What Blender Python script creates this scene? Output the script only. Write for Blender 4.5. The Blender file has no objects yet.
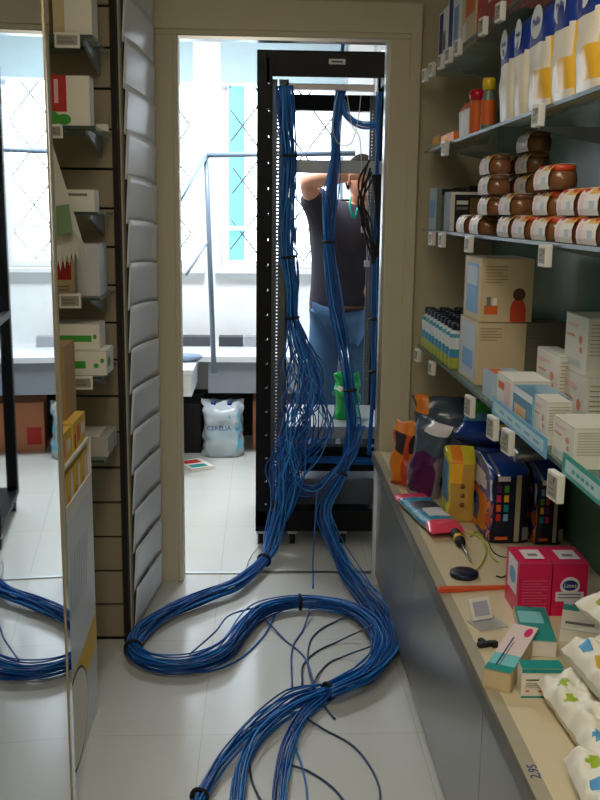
import bpy, math, random
from mathutils import Matrix, Vector, noise
random.seed(7)
SC = bpy.context.scene
COL = SC.collection
# ------------------------------------------------------------------ camera
F = 960.0; H = 1.42
RM = Matrix(((0.9991725690978126, -0.004482317900273269, -0.04042382946626731),
             (-0.03882357526753396, 0.19108139790128614, -0.9808061120219105),
             (0.012120526635550799, 0.9815639603216549, 0.19074927164145522)))
CAM = Vector((0, 0, H))
cd = bpy.data.cameras.new('camera'); cam = bpy.data.objects.new('camera', cd); COL.objects.link(cam)
cd.sensor_fit = 'VERTICAL'; cd.sensor_height = 24; cd.lens = F / 800 * 24
cd.clip_start = .02; cd.clip_end = 200
cam.matrix_world = Matrix.Translation(CAM) @ RM.to_4x4()
SC.camera = cam
# ------------------------------------------------------------------ world, lamps, exposure
W = bpy.data.worlds.new('overcast_sky'); SC.world = W; W.use_nodes = True
bg = W.node_tree.nodes['Background']
bg.inputs[0].default_value = (.80, .90, 1.0, 1); bg.inputs[1].default_value = 8.5
def area(name, loc, rot, sx, sy, power, col, portal=False):
    l = bpy.data.lights.new(name, 'AREA'); l.shape = 'RECTANGLE'; l.size = sx; l.size_y = sy
    l.energy = power; l.color = col
    if portal: l.cycles.is_portal = True
    o = bpy.data.objects.new(name, l); COL.objects.link(o); o.location = loc; o.rotation_euler = rot
    return o
area('ceiling_lamp_light', (-.15, 0.9, 2.56), (0, 0, 0), .5, 1.1, 14, (1.0, .91, .77))
area('ceiling_lamp_light', (-.15, -1.2, 2.56), (0, 0, 0), .5, 1.1, 26, (1.0, .94, .84))
area('window_portal', (.0, 6.10, 1.75), (math.radians(-90), 0, 0), 2.9, 1.5, 1, (1, 1, 1), True)
area('back_room_fill_light', (-.3, 4.9, 2.66), (0, 0, 0), .9, .5, 70, (.92, .96, 1.0))  # added fill that brightens the daylit back room, no known fixture
SC.view_settings.view_transform = 'Standard'; SC.view_settings.look = 'None'
SC.view_settings.exposure = 0.0; SC.view_settings.gamma = 1.0; SC.view_settings.use_curve_mapping = False
SC.cycles.use_denoising = True
SC.cycles.max_bounces = 10
SC.cycles.sample_clamp_indirect = 6

# ------------------------------------------------------------------ where things stand (camera survey of the room)
def ray(px, py): return RM @ Vector((px - 300, 400 - py, -F))
def aY(px, py, Y): d = ray(px, py); return CAM + d * (Y / d.y)
def aX(px, py, X): d = ray(px, py); return CAM + d * (X / d.x)
def aZ(px, py, Z): d = ray(px, py); return CAM + d * ((Z - H) / d.z)
RT = RM.transposed()
def pr(x, y, z):
    c = RT @ (Vector((x, y, z)) - CAM); return 300 + F * c.x / -c.z, 400 - F * c.y / -c.z
def ys(px, X, Z):
    a, b = .7, 8.0
    for _ in range(40):
        m = (a + b) / 2; q = pr(X, m, Z)[0]
        if (q > px) == (X > 0): a = m
        else: b = m
    return m

# ------------------------------------------------------------------ materials
def lin(c): c /= 255; return c / 12.92 if c <= .04045 else ((c + .055) / 1.055) ** 2.4
def S(r, g, b): return (lin(r), lin(g), lin(b), 1)
MATS = {}
def M(name, rgb, rough=.5, metal=0, var=.06, scale=14, trans=0, alpha=1, ior=1.45, bump=0, spec=.5, emit=0, coat=0):
    if name in MATS: return MATS[name]
    m = bpy.data.materials.new(name); m.use_nodes = True; nt = m.node_tree; b = nt.nodes['Principled BSDF']
    c = S(*rgb)
    tc = nt.nodes.new('ShaderNodeTexCoord'); nz = nt.nodes.new('ShaderNodeTexNoise')
    nz.inputs['Scale'].default_value = scale; nz.inputs['Detail'].default_value = 3
    nt.links.new(tc.outputs['Object'], nz.inputs['Vector'])
    mx = nt.nodes.new('ShaderNodeMix'); mx.data_type = 'RGBA'
    mx.inputs['A'].default_value = tuple(v * (1 - var) for v in c[:3]) + (1,)
    mx.inputs['B'].default_value = tuple(min(1, v * (1 + var)) for v in c[:3]) + (1,)
    nt.links.new(nz.outputs[0], mx.inputs['Factor']); nt.links.new(mx.outputs['Result'], b.inputs['Base Color'])
    b.inputs['Roughness'].default_value = rough; b.inputs['Metallic'].default_value = metal
    b.inputs['IOR'].default_value = ior; b.inputs['Transmission Weight'].default_value = trans
    b.inputs['Specular IOR Level'].default_value = spec; b.inputs['Alpha'].default_value = alpha
    b.inputs['Coat Weight'].default_value = coat
    if bump:
        bp = nt.nodes.new('ShaderNodeBump'); bp.inputs['Strength'].default_value = bump; bp.inputs['Distance'].default_value = .004
        nt.links.new(nz.outputs[0], bp.inputs['Height']); nt.links.new(bp.outputs[0], b.inputs['Normal'])
    if emit:
        b.inputs['Emission Color'].default_value = c; b.inputs['Emission Strength'].default_value = emit
    MATS[name] = m; return m
WALLM = M('beige_paint', (192, 180, 150), .75, scale=3, var=.04)
FARM = M('cream_casing', (206, 196, 168), .5, scale=4, var=.03)
SLAT = M('taupe_slat_board', (150, 138, 116), .6, scale=6)
SEAM = M('dark_groove', (32, 26, 20), .8)
CEIL = M('ceiling_paint', (215, 208, 190), .8)
WHITE = M('white_paint', (232, 236, 240), .5)
WHITEG = M('white_laminate', (226, 230, 234), .3)
LILAC = M('grey_lilac_laminate', (134, 140, 150), .5)
BLACK = M('black_powder_coat', (9, 10, 15), .5, spec=.25)
BLACKM = M('black_rubber', (12, 12, 13), .7)
RAILM = M('dark_zinc_rail', (92, 98, 108), .4, .6)
GREYM = M('grey_steel', (150, 156, 160), .38, .5)
ALU = M('brushed_aluminium', (176, 178, 176), .3, .9)
CAB = M('grey_gloss_laminate', (128, 128, 122), .26, scale=2, var=.05)
COUNT = M('cream_laminate', (206, 192, 160), .35, scale=5, var=.03)
BLUE = [M('blue_cable_jacket', (16, 98, 180), .36, var=.12), M('deep_blue_cable_jacket', (10, 66, 138), .36, var=.12), M('light_blue_cable_jacket', (40, 132, 208), .34, var=.12)]
NAVYC = M('navy_cable_jacket', (18, 52, 92), .4)
GLASS = M('shelf_glass', (150, 185, 172), .06, trans=.0, alpha=.38, var=.02)
GLEDGE = M('glass_edge', (44, 66, 58), .35)
TEAL = M('dark_green_glass_panel', (84, 122, 110), .22, var=.04, scale=2)
PAPER = M('white_card', (226, 222, 210), .55)
TAGM = M('white_tag_plastic', (222, 220, 212), .4)
TAGS = M('tag_display', (150, 146, 134), .4)
INK = M('black_ink', (26, 26, 30), .6)
GINK = M('grey_ink', (120, 118, 116), .6)

# ------------------------------------------------------------------ mesh helpers
class MB:
    def __init__(s): s.v = []; s.f = []; s.m = []; s.mats = []; s.sm = []
    def mi(s, m):
        if m not in s.mats: s.mats.append(m)
        return s.mats.index(m)
    def add(s, vs, fs, m, T=None, smooth=False):
        o = len(s.v)
        s.v += [tuple(T @ Vector(v)) if T else tuple(v) for v in vs]
        k = s.mi(m) if not isinstance(m, list) else None
        for i, f in enumerate(fs):
            s.f.append(tuple(a + o for a in f)); s.m.append(k if k is not None else s.mi(m[i])); s.sm.append(smooth)
        return s
    def box(s, a, b, m, T=None):
        x0, y0, z0 = a; x1, y1, z1 = b
        return s.add([(x0,y0,z0),(x1,y0,z0),(x1,y1,z0),(x0,y1,z0),(x0,y0,z1),(x1,y0,z1),(x1,y1,z1),(x0,y1,z1)],
              [(0,3,2,1),(4,5,6,7),(0,1,5,4),(1,2,6,5),(2,3,7,6),(3,0,4,7)], m, T)
    def tube(s, pts, r, m, n=8, cap=True):
        pts = [Vector(p) for p in pts]; N = len(pts)
        rs = r if isinstance(r, (list, tuple)) else [r] * N
        vs = []; up = Vector((0, 0, 1)); prev = None
        for i, p in enumerate(pts):
            t = (pts[min(i + 1, N - 1)] - pts[max(i - 1, 0)])
            if t.length < 1e-9: t = Vector((0, 0, 1))
            t.normalize()
            if prev is None:
                a = t.cross(up)
                if a.length < .1: a = t.cross(Vector((1, 0, 0)))
            else:
                a = prev - t * prev.dot(t)
                if a.length < 1e-4: a = t.cross(Vector((1, 0, 0)))
            a.normalize(); prev = a; b = t.cross(a)
            for k in range(n):
                w = 2 * math.pi * k / n
                vs.append(p + (a * math.cos(w) + b * math.sin(w)) * rs[i])
        fs = []
        for i in range(N - 1):
            for k in range(n):
                k2 = (k + 1) % n
                fs.append((i*n + k, i*n + k2, (i+1)*n + k2, (i+1)*n + k))
        if cap: fs.append(tuple(range(n))[::-1]); fs.append(tuple(range((N-1)*n, N*n)))
        return s.add(vs, fs, m, None, True)
    def lathe(s, prof, m, n=18, T=None):
        vs = []; fs = []; ms = []
        for r, z in [p[:2] for p in prof]:
            for k in range(n):
                w = 2 * math.pi * k / n; vs.append((r * math.cos(w), r * math.sin(w), z))
        for i in range(len(prof) - 1):
            mm = prof[i][2] if len(prof[i]) > 2 else m
            for k in range(n):
                k2 = (k + 1) % n; fs.append((i*n+k, i*n+k2, (i+1)*n+k2, (i+1)*n+k)); ms.append(mm)
        fs.append(tuple(range(n))[::-1]); ms.append(m); fs.append(tuple(range((len(prof)-1)*n, len(prof)*n))); ms.append(m)
        return s.add(vs, fs, ms, T, True)
    def text(s, txt, size, m, T, sx=1.0):
        c = bpy.data.curves.new('t', 'FONT'); c.body = txt; c.size = size; c.align_x = 'CENTER'; c.align_y = 'CENTER'
        c.extrude = .0002; c.resolution_u = 2
        o = bpy.data.objects.new('t', c); COL.objects.link(o)
        me = bpy.data.meshes.new_from_object(o.evaluated_get(bpy.context.evaluated_depsgraph_get()))
        T2 = T @ Matrix.Diagonal((sx, 1, 1, 1))
        s.add([v.co for v in me.vertices], [tuple(p.vertices) for p in me.polygons], m, T2)
        bpy.data.objects.remove(o); bpy.data.meshes.remove(me); bpy.data.curves.remove(c)
        return s
    def build(s, name, parent=None, label=None, cat=None, group=None, kind=None, bevel=0, loc=None, rot=None, sub=0):
        me = bpy.data.meshes.new(name); me.from_pydata([tuple(v) for v in s.v], [], s.f); me.validate()
        for m in s.mats: me.materials.append(m)
        if len(me.polygons) == len(s.f):
            me.polygons.foreach_set('material_index', s.m); me.polygons.foreach_set('use_smooth', s.sm)
        me.update()
        o = bpy.data.objects.new(name, me); COL.objects.link(o)
        if parent: o.parent = parent
        if loc is not None: o.location = loc
        if rot is not None: o.rotation_euler = rot
        if bevel:
            b = o.modifiers.new('bevel', 'BEVEL'); b.width = bevel; b.segments = 2; b.limit_method = 'ANGLE'; b.angle_limit = .9
        if sub:
            b = o.modifiers.new('sub', 'SUBSURF'); b.levels = sub; b.render_levels = sub
        if label: o['label'] = label
        if cat: o['category'] = cat
        if group: o['group'] = group
        if kind: o['kind'] = kind
        return o
def recentre(o, base):
    base = Vector(base)
    for v in o.data.vertices: v.co -= base
    o.location = base; return o
def thing(name, label, cat, loc=(0,0,0), rz=0, group=None):
    o = bpy.data.objects.new(name, None); o.empty_display_size = .05; COL.objects.link(o)
    o.location = loc; o.rotation_euler = (0, 0, rz); o['label'] = label; o['category'] = cat
    if group: o['group'] = group
    return o
def struct(name, mb, **k): return mb.build(name, kind='structure', **k)
def TR(x, y, z, rx=0, ry=0, rz=0):
    return Matrix.Translation((x, y, z)) @ Matrix.Rotation(rz, 4, 'Z') @ Matrix.Rotation(ry, 4, 'Y') @ Matrix.Rotation(rx, 4, 'X')
def cr(pts, n=8):
    """smooth curve through points"""
    P = [Vector(p) for p in pts]; P = [P[0] * 2 - P[1]] + P + [P[-1] * 2 - P[-2]]; out = []
    for i in range(1, len(P) - 2):
        for k in range(n):
            t = k / n; a, b, c, d = P[i-1], P[i], P[i+1], P[i+2]
            out.append(.5 * ((2*b) + (c - a)*t + (2*a - 5*b + 4*c - d)*t*t + (3*b - a - 3*c + d)*t**3))
    out.append(P[-2]); return out

# face frames of a carton (local box centred in x,y, base at z=0): matrix mapping (u,v,0) onto the face
def face_T(f, w, d, h, e=.0006):
    if f == 'F': return Matrix.Translation((-w/2, -d/2 - e, 0)) @ Matrix(((1,0,0,0),(0,0,-1,0),(0,1,0,0),(0,0,0,1))), w, h
    if f == 'L': return Matrix.Translation((-w/2 - e, d/2, 0)) @ Matrix(((0,0,-1,0),(-1,0,0,0),(0,1,0,0),(0,0,0,1))), d, h
    if f == 'R': return Matrix.Translation((w/2 + e, -d/2, 0)) @ Matrix(((0,0,1,0),(1,0,0,0),(0,1,0,0),(0,0,0,1))), d, h
    if f == 'T': return Matrix.Translation((-w/2, -d/2, h + e)), w, d
def carton(name, label, cat, w, d, h, mat, pats=(), texts=(), loc=(0,0,0), rz=0, group=None, rot=None, parent=None, T0=None):
    """pats: (face, u0, v0, u1, v1, mat[, shape])   texts: (face, u, v, size, str, mat[, sx])"""
    mb = MB(); mb.box((-w/2, -d/2, 0), (w/2, d/2, h), mat)
    # flap seam along the top edge
    mb.box((-w/2 - .0003, -d/2 - .0003, h - .0012), (w/2 + .0003, d/2 + .0003, h - .0006), GINK)
    for i, p in enumerate(pats):
        T, fw, fh = face_T(p[0], w, d, h, .0006 + .00015 * i)
        u0, v0, u1, v1 = p[1]*fw, p[2]*fh, p[3]*fw, p[4]*fh
        if len(p) > 6 and p[6] == 'oval':
            vs = [((u0+u1)/2 + (u1-u0)/2*math.cos(a*math.pi/12), (v0+v1)/2 + (v1-v0)/2*math.sin(a*math.pi/12), 0) for a in range(24)]
            mb.add(vs, [tuple(range(24))], p[5], T)
        elif len(p) > 6 and p[6] == 'tri':
            mb.add([(u0,v0,0),(u1,v0,0),(u1,v1,0)], [(0,1,2)], p[5], T)
        else:
            mb.add([(u0,v0,0),(u1,v0,0),(u1,v1,0),(u0,v1,0)], [(0,1,2,3)], p[5], T)
    for t in texts:
        T, fw, fh = face_T(t[0], w, d, h, .001 + .00015 * len(pats))
        mb.text(t[4], t[3], t[5], T @ Matrix.Translation((t[1]*fw, t[2]*fh, 0)), t[6] if len(t) > 6 else 1)
    return mb.build(name, parent, label, cat, group, loc=loc, rot=rot if rot is not None else (0, 0, rz))
def lines(f, u0, u1, v0, v1, n, m, th=.35):
    out = []
    for i in range(n):
        a = v0 + (v1 - v0) * i / n
        out.append((f, u0, a, u1 - (.22*(u1-u0) if i % 3 == 0 else 0), a + (v1 - v0) / n * th, m))
    return out
def pouch(w, d, h, matfn, nu=36, nv=22, crimp=.35, bot=.75, ex=2.6, crk=.006, seed=0, flare=0.0):
    """a filled soft bag standing up: base at z=0, crimped flat at the top"""
    mb = MB(); vs = []; fs = []; ms = []
    for j in range(nv + 1):
        v = j / nv
        th = bot + (1 - bot) * math.sin(min(1, v / .35) * math.pi / 2)
        if v > 1 - crimp: th *= max(.04, math.cos((v - 1 + crimp) / crimp * math.pi / 2) ** .8)
        ww = (1 - .05 * math.sin(v * math.pi)) * (1 + flare * max(0, v - .7))
        for i in range(nu):
            a = 2 * math.pi * i / nu; c, s_ = math.cos(a), math.sin(a)
            x = math.copysign(abs(c) ** (2 / ex), c) * w / 2 * ww; y = math.copysign(abs(s_) ** (2 / ex), s_) * d / 2 * th
            q = noise.noise_vector(Vector((x * 22 + seed, y * 22, v * h * 22))) * crk
            if j == 0: q = Vector((q.x, q.y, 0))
            vs.append((x + q.x, y + q.y, v * h + q.z))
    for j in range(nv):
        for i in range(nu):
            i2 = (i + 1) % nu; fs.append((j*nu+i, j*nu+i2, (j+1)*nu+i2, (j+1)*nu+i))
            ms.append(matfn((i + .5) / nu, (j + .5) / nv))
    fs.append(tuple(range(nu))[::-1]); ms.append(ms[0]); fs.append(tuple(range(nv*nu, nv*nu+nu))); ms.append(ms[-1])
    mb.add(vs, fs, ms, None, True); return mb
# ------------------------------------------------------------------ STRUCTURE
LX, RX = -1.35, .86           # outer side walls of the shop
fl = MB(); fl.box((-2.6, -2.6, -.06), (2.6, 6.35, 0), M('floor', (0,0,0)))
fm = MATS['floor']; nt = fm.node_tree; b = nt.nodes['Principled BSDF']
for n_ in list(nt.nodes):
    if n_.type not in ('BSDF_PRINCIPLED', 'OUTPUT_MATERIAL'): nt.nodes.remove(n_)
tc = nt.nodes.new('ShaderNodeTexCoord'); mp = nt.nodes.new('ShaderNodeMapping'); br = nt.nodes.new('ShaderNodeTexBrick')
mp.inputs['Location'].default_value = (.16, .56, 0)
nt.links.new(tc.outputs['Object'], mp.inputs[0]); nt.links.new(mp.outputs[0], br.inputs['Vector'])
br.offset = 0; br.inputs['Scale'].default_value = 1; br.inputs['Brick Width'].default_value = .6; br.inputs['Row Height'].default_value = .6
br.inputs['Mortar Size'].default_value = .0018; br.inputs['Mortar Smooth'].default_value = .4
br.inputs['Color1'].default_value = S(206, 208, 204); br.inputs['Color2'].default_value = S(201, 203, 199); br.inputs['Mortar'].default_value = S(184, 184, 178)
nz = nt.nodes.new('ShaderNodeTexNoise'); nz.inputs['Scale'].default_value = 3; nz.inputs['Detail'].default_value = 2
nt.links.new(tc.outputs['Object'], nz.inputs['Vector'])
mx = nt.nodes.new('ShaderNodeMix'); mx.data_type = 'RGBA'; mx.blend_type = 'MULTIPLY'; mx.inputs['Factor'].default_value = .10
nt.links.new(br.outputs['Color'], mx.inputs['A']); nt.links.new(nz.outputs[0], mx.inputs['B']); nt.links.new(mx.outputs['Result'], b.inputs['Base Color'])
rr = nt.nodes.new('ShaderNodeMapRange'); rr.inputs['To Min'].default_value = .19; rr.inputs['To Max'].default_value = .21
nt.links.new(nz.outputs[0], rr.inputs['Value']); nt.links.new(rr.outputs[0], b.inputs['Roughness'])
struct('floor', fl)
struct('ceiling', MB().box((-2.6, -2.6, 2.70), (2.6, 6.35, 2.76), CEIL))
struct('wall_right', MB().box((.872, -2.6, 0), (.975, 3.6, 2.7), WALLM))
struct('wall_left', MB().box((LX - .1, -2.6, 0), (LX, 3.04, 2.7), WALLM))
struct('wall_rear', MB().box((LX - .1, -2.7, 0), (.96, -2.6, 2.7), WALLM))
# far wall with the doorway
DL, DR, DT = -.300, .455, 2.033
w = MB()
w.box((DR + .10, 3.6, 0), (2.6, 3.7, 2.7), WALLM)
w.box((-2.6, 3.6, 0), (DL - .11, 3.7, 2.7), WALLM)
w.box((DL - .11, 3.6, DT + .08), (DR + .10, 3.7, 2.7), WALLM)
struct('wall_far', w)
door = bpy.data.objects.new('door_1', None); COL.objects.link(door); door['kind'] = 'structure'
c = MB()
c.box((DL - .115, 3.575, 0), (DL, 3.66, DT), FARM); c.box((DL - .125, 3.57, 0), (DL - .085, 3.60, DT + .1), FARM)
c.box((DL - .018, 3.566, 0), (DL - .002, 3.58, DT), FARM)
c.build('door_casing', door, bevel=.003)
c = MB(); c.box((DR, 3.575, 0), (DR + .085, 3.66, DT), FARM); c.box((DR + .07, 3.565, 0), (DR + .11, 3.60, DT + .1), FARM)
c.build('door_casing', door, bevel=.003)
c = MB(); c.box((DL - .115, 3.575, DT), (DR + .085, 3.66, DT + .085), FARM)
c.box((DL - .125, 3.562, DT + .018), (DR + .11, 3.6, DT + .12), FARM)
c.build('door_header', door, bevel=.003)
c = MB(); c.box((DR - .012, 3.585, 0), (DR, 3.64, DT), ALU); c.box((DL, 3.585, DT - .012), (DR - .012, 3.64, DT), ALU)
c.build('door_stop', door)
c = MB(); c.box((DL, 3.645, 0), (DR, 3.665, .005), ALU); c.build('threshold', door)
# slatted wall on the left, facing the viewer
SY = 3.04
w = MB(); w.box((LX, SY + .012, 0), (-.457, SY + .05, 2.7), SEAM)
z = .012
while z < 2.68:
    w.box((LX, SY, z + .0035), (-.457, SY + .02, min(z + .118 - .0035, 2.69)), SLAT); z += .118
w.box((-1.0, SY + .05, 0), (-.435, 3.6, 2.7), WALLM)
struct('wall_slat', w, bevel=.0015)
struct('trim_1', MB().box((-.455, SY - .012, 0), (-.438, SY + .03, 2.7), SEAM))
# dark green glass back panel of the right hand shelving
struct('wall_panel', MB().box((.857, .2, .52), (.871, 3.595, 2.7), TEAL))
# ------------------------------------------------------------------ BACK ROOM shell
WY = 6.12
wx = [(-1.10, -.40), (-.255, .52), (.68, 1.3)]
sillz, topz = 1.075, 2.45
w = MB()
w.box((-2.6, WY, 0), (2.6, WY + .14, sillz), WHITE); w.box((-2.6, WY, topz), (2.6, WY + .14, 2.7), WHITE)
ex = [-2.6] + [v for p in wx for v in p] + [2.6]
for i in range(0, len(ex), 2): w.box((ex[i], WY, sillz), (ex[i+1], WY + .14, topz), WHITE)
struct('wall_back', w)
struct('wall_back_left', MB().box((-2.66, 3.7, 0), (-2.6, 6.35, 2.7), WHITE))
struct('wall_back_right', MB().box((2.6, 3.7, 0), (2.66, 6.35, 2.7), WHITE))
PANE = M('window_glass', (225, 240, 245), .02, alpha=.06, var=.01)
GRID = M('grey_grille_paint', (70, 78, 84), .5)
BLIND = M('pale_blue_blind_fabric', (172, 196, 208), .8)
for i, (a, b_) in enumerate(wx):
    wn = bpy.data.objects.new('window_%d' % (i + 1), None); COL.objects.link(wn); wn['kind'] = 'structure'
    f = MB(); t = .045
    f.box((a, WY + .02, sillz), (a + t, WY + .09, topz), WHITE); f.box((b_ - t, WY + .02, sillz), (b_, WY + .09, topz), WHITE)
    f.box((a + t, WY + .02, sillz), (b_ - t, WY + .09, sillz + t), WHITE); f.box((a + t, WY + .02, topz - t), (b_ - t, WY + .09, topz), WHITE)
    f.box((a + t, WY + .025, 1.31), (b_ - t, WY + .08, 1.335), WHITE)
    if i == 1: f.box((.13, WY + .02, sillz + t), (.19, WY + .09, topz - t), WHITE)
    f.build('window_frame', wn, bevel=.004)
    MB().box((a + t, WY + .05, sillz + t), (b_ - t, WY + .056, topz - t), PANE).build('pane', wn)
    MB().box((a - .04, WY - .06, sillz - .03), (b_ + .04, WY + .02, sillz), WHITEG).build('window_sill', wn, bevel=.004)
    g = MB(); st = .26; x0, x1, z0, z1 = a + t, b_ - t, sillz + t, topz - t
    for sgn in (1, -1):
        k = -20
        while k < 20:
            # line x = k*st + sgn*(z-z0)*0.62
            pts = []
            for q in range(41):
                zz = z0 + (z1 - z0) * q / 40; xx = a + k * st + sgn * (zz - z0) * .78
                if x0 <= xx <= x1: pts.append((xx, WY + .12 + sgn * .005, zz))
            if len(pts) > 1: g.tube([pts[0], pts[-1]], .0065, GRID, 6)
            k += 1
    g.build('window_grille', wn)
def blind(a, b_, lab):
    t = thing('roller_blind', lab, 'blind', ((a + b_) / 2, WY - .03, 2.44))
    MB().box((-(b_ - a)/2, -.002, -.25), ((b_ - a)/2, .002, 0), BLIND).build('blind_fabric', t)
    MB().tube([(-(b_ - a)/2, 0, .01), ((b_ - a)/2, 0, .01)], .022, WHITEG, 12).build('blind_roller', t)
    MB().box((-(b_ - a)/2, -.008, -.265), ((b_ - a)/2, .008, -.25), WHITEG).build('blind_bar', t)
blind(-1.08, -.42, 'pale blue roller blind above the narrow window beside the doorway')
blind(-.25, .50, 'pale blue roller blind behind the black rack top')
# ------------------------------------------------------------------ outside
sign = thing('street_banner', 'tall turquoise banner with green top seen outside the window', 'banner', (-.20, 8.2, 0))
MB().box((-.10, 0, .6), (.055, .04, 2.62), M('turquoise_banner', (70, 160, 176), .6)).build('banner_cloth', sign)
MB().box((-.10, -.01, 2.62), (.055, .05, 2.78), M('green_banner_cap', (20, 120, 84), .5)).build('banner_cap', sign)
MB().box((-.04, 0, 0), (.0, .04, .6), GREYM).build('banner_pole', sign)
struct('trim_street', MB().box((-8, 6.3, -.1), (8, 16, -.02), M('street_asphalt', (150, 150, 150), .9)))
# ------------------------------------------------------------------ CEILING LAMPS AND ADDED FILL PANEL
for yy, lab in ((.9, 'flat ceiling lamp over the shop aisle'), (-1.2, 'flat ceiling lamp behind the viewer at the shop entrance')):
    t = thing('ceiling_lamp', lab, 'lamp', (-.15, yy, 2.64))
    MB().box((-.28, -.58, 0), (.28, .58, .06), WHITEG).build('lamp_housing', t, bevel=.004)
    MB().box((-.25, -.55, -.012), (.25, .55, 0), M('lamp_diffuser', (255, 226, 180), .4, emit=1.2)).build('diffuser', t)
t = thing('ceiling_lamp', 'unseen fill panel added on the back room ceiling', 'lamp', (-.3, 4.9, 2.69))  # unseen glowing panel added to go with the back room fill
MB().box((-.45, -.25, -.02), (.45, .25, .01), M('cool_fill_diffuser', (240, 246, 255), .4, emit=1.5)).build('diffuser', t)
# ------------------------------------------------------------------ BACK ROOM FURNITURE
BY = 5.55; BT = .60
t = thing('window_bench', 'long white worktop bench under the windows of the back room', 'bench', (0, 5.8, 0))
MB().box((-1.3, BY - 5.8 - .02, BT - .035), (1.6, WY - 5.8, BT), WHITEG).build('worktop', t, bevel=.003)
MB().box((-.31, BY - 5.8, BT - .22), (1.6, BY - 5.8 + .02, BT - .035), LILAC).build('apron', t)
for x in (-1.28, .55, 1.57): MB().box((x, BY - 5.8 + .02, 0), (x + .03, WY - 5.81, BT - .036), LILAC).build('side_panel', t)
MB().box((-1.2, WY - 5.83, 0), (1.55, WY - 5.81, .3), M('dark_bench_back', (40, 40, 44), .7)).build('back_panel', t)
t = thing('desk', 'white desk with thick edge jutting out beside the doorway', 'desk', (-.9, 5.3, 0))
MB().box((-.5, -.25, .57), (.54, .22, .60), WHITEG).build('desk_top', t, bevel=.006)
MB().box((-.4, -.235, .45), (.53, .22, .568), WHITEG).build('desk_drawer', t, bevel=.004)
MB().box((-.45, -.2, 0), (-.41, .2, .449), WHITEG).build('leg', t); MB().box((-.1, .1, 0), (-.04, .2, .449), WHITEG).build('leg', t)
carton('equipment_box', 'dark grey flat equipment box on the window bench beside the doorway edge', 'box', .36, .10, .06, M('dark_grey_plastic', (70, 72, 80), .5), loc=(-.50, 6.0, BT))
carton('equipment_box', 'dark flat box on the window bench left of the rack', 'box', .15, .10, .06, M('charcoal_plastic', (58, 60, 68), .5), loc=(-.19, 6.0, BT))
carton('equipment_box', 'light grey flat box on the window bench beside the rack post', 'box', .11, .10, .06, M('pale_grey_plastic', (160, 164, 172), .5), loc=(-.055, 6.0, BT))
mb = MB(); mb.lathe([(.0, 0), (.05, .0), (.07, .02), (.06, .035), (.0, .04)], M('blue_grey_cloth', (130, 150, 176), .9), 16, Matrix.Diagonal((1.5, 1, 1, 1)))
mb.build('crumpled_cloth', None, 'crumpled grey blue cloth lying on the white desk', 'cloth', loc=(-.43, 5.35, .601))
carton('shipping_carton', 'orange brown cardboard carton on the floor behind the water bottles', 'box', .34, .26, .30, M('orange_brown_card', (196, 128, 92), .8),
       [('F', .05, .15, .3, .5, M('red_print', (186, 40, 40), .6))], loc=(.12, 5.86, 0))
carton('dark_gap_block', 'black block standing in for the dark gap beneath the desk', 'dark block', .34, .36, .30, BLACKM, loc=(-.53, 5.80, 0))  # black colour stands in for the shaded gap under the desk
carton('paper_pad', 'white leaflet with red and green print on the back room floor', 'leaflet', .14, .20, .02, PAPER,
       [('T', .1, .55, .8, .9, M('red_print', (186, 40, 40), .6)), ('T', .1, .1, .8, .4, M('teal_print', (24, 140, 140), .5))], loc=(-.37, 5.30, 0), rz=.5)
# white tubular frame
t = thing('tubular_frame', 'white tubular steel frame standing in front of the windows', 'frame', (-.30, 5.3, 0))
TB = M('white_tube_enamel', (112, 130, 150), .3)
p0 = aY(206, 155, 5.3) - t.location; p1 = aY(214, 373, 5.3) - t.location
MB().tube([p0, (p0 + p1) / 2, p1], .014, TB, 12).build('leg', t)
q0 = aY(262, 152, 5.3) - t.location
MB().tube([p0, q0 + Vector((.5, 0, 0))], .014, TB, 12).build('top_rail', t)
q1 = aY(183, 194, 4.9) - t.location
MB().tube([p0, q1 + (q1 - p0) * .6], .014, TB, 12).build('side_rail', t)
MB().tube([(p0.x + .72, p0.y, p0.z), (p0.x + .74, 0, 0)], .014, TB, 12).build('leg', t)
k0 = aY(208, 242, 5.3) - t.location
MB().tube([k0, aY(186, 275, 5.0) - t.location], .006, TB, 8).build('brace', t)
# water bottle pack
t = thing('water_bottle_pack', 'plastic wrapped pack of clear water bottles on the back room floor', 'water bottles', (-.225, 5.60, 0))
PET = M('clear_blue_plastic', (196, 222, 236), .08, alpha=.5); LBL = M('pale_blue_bottle_label', (120, 200, 226), .4); CAPB = M('dark_blue_cap', (20, 50, 120), .4)
for i in range(2):
    for j in range(2):
        x, y = -.055 + .095 * i, -.05 + .095 * j
        MB().lathe([(.0, 0), (.040, .0), (.044, .01), (.044, .10), (.041, .12, LBL), (.041, .19), (.044, .21), (.044, .24), (.022, .285), (.013, .30), (.013, .31, CAPB), (.015, .312, CAPB), (.015, .33, CAPB), (0, .33)], PET, 16, TR(x, y, 0)).build('bottle', t)
WRAP = M('shrink_wrap', (222, 232, 240), .12, alpha=.55)
pw = pouch(.235, .235, .335, lambda u, v: LBL if (.84 < u < .95 and .12 < v < .8) else WRAP, crimp=.22, ex=4, crk=.022, seed=3)
pw.text('CERELIA', .040, M('navy_print', (28, 40, 110), .5), TR(-.02, -.128, .185, math.pi / 2), .95)
pw.text('4', .035, M('teal_print', (24, 140, 140), .5), TR(.04, -.130, .25, math.pi / 2))
pw.build('plastic_wrap', t)
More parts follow.
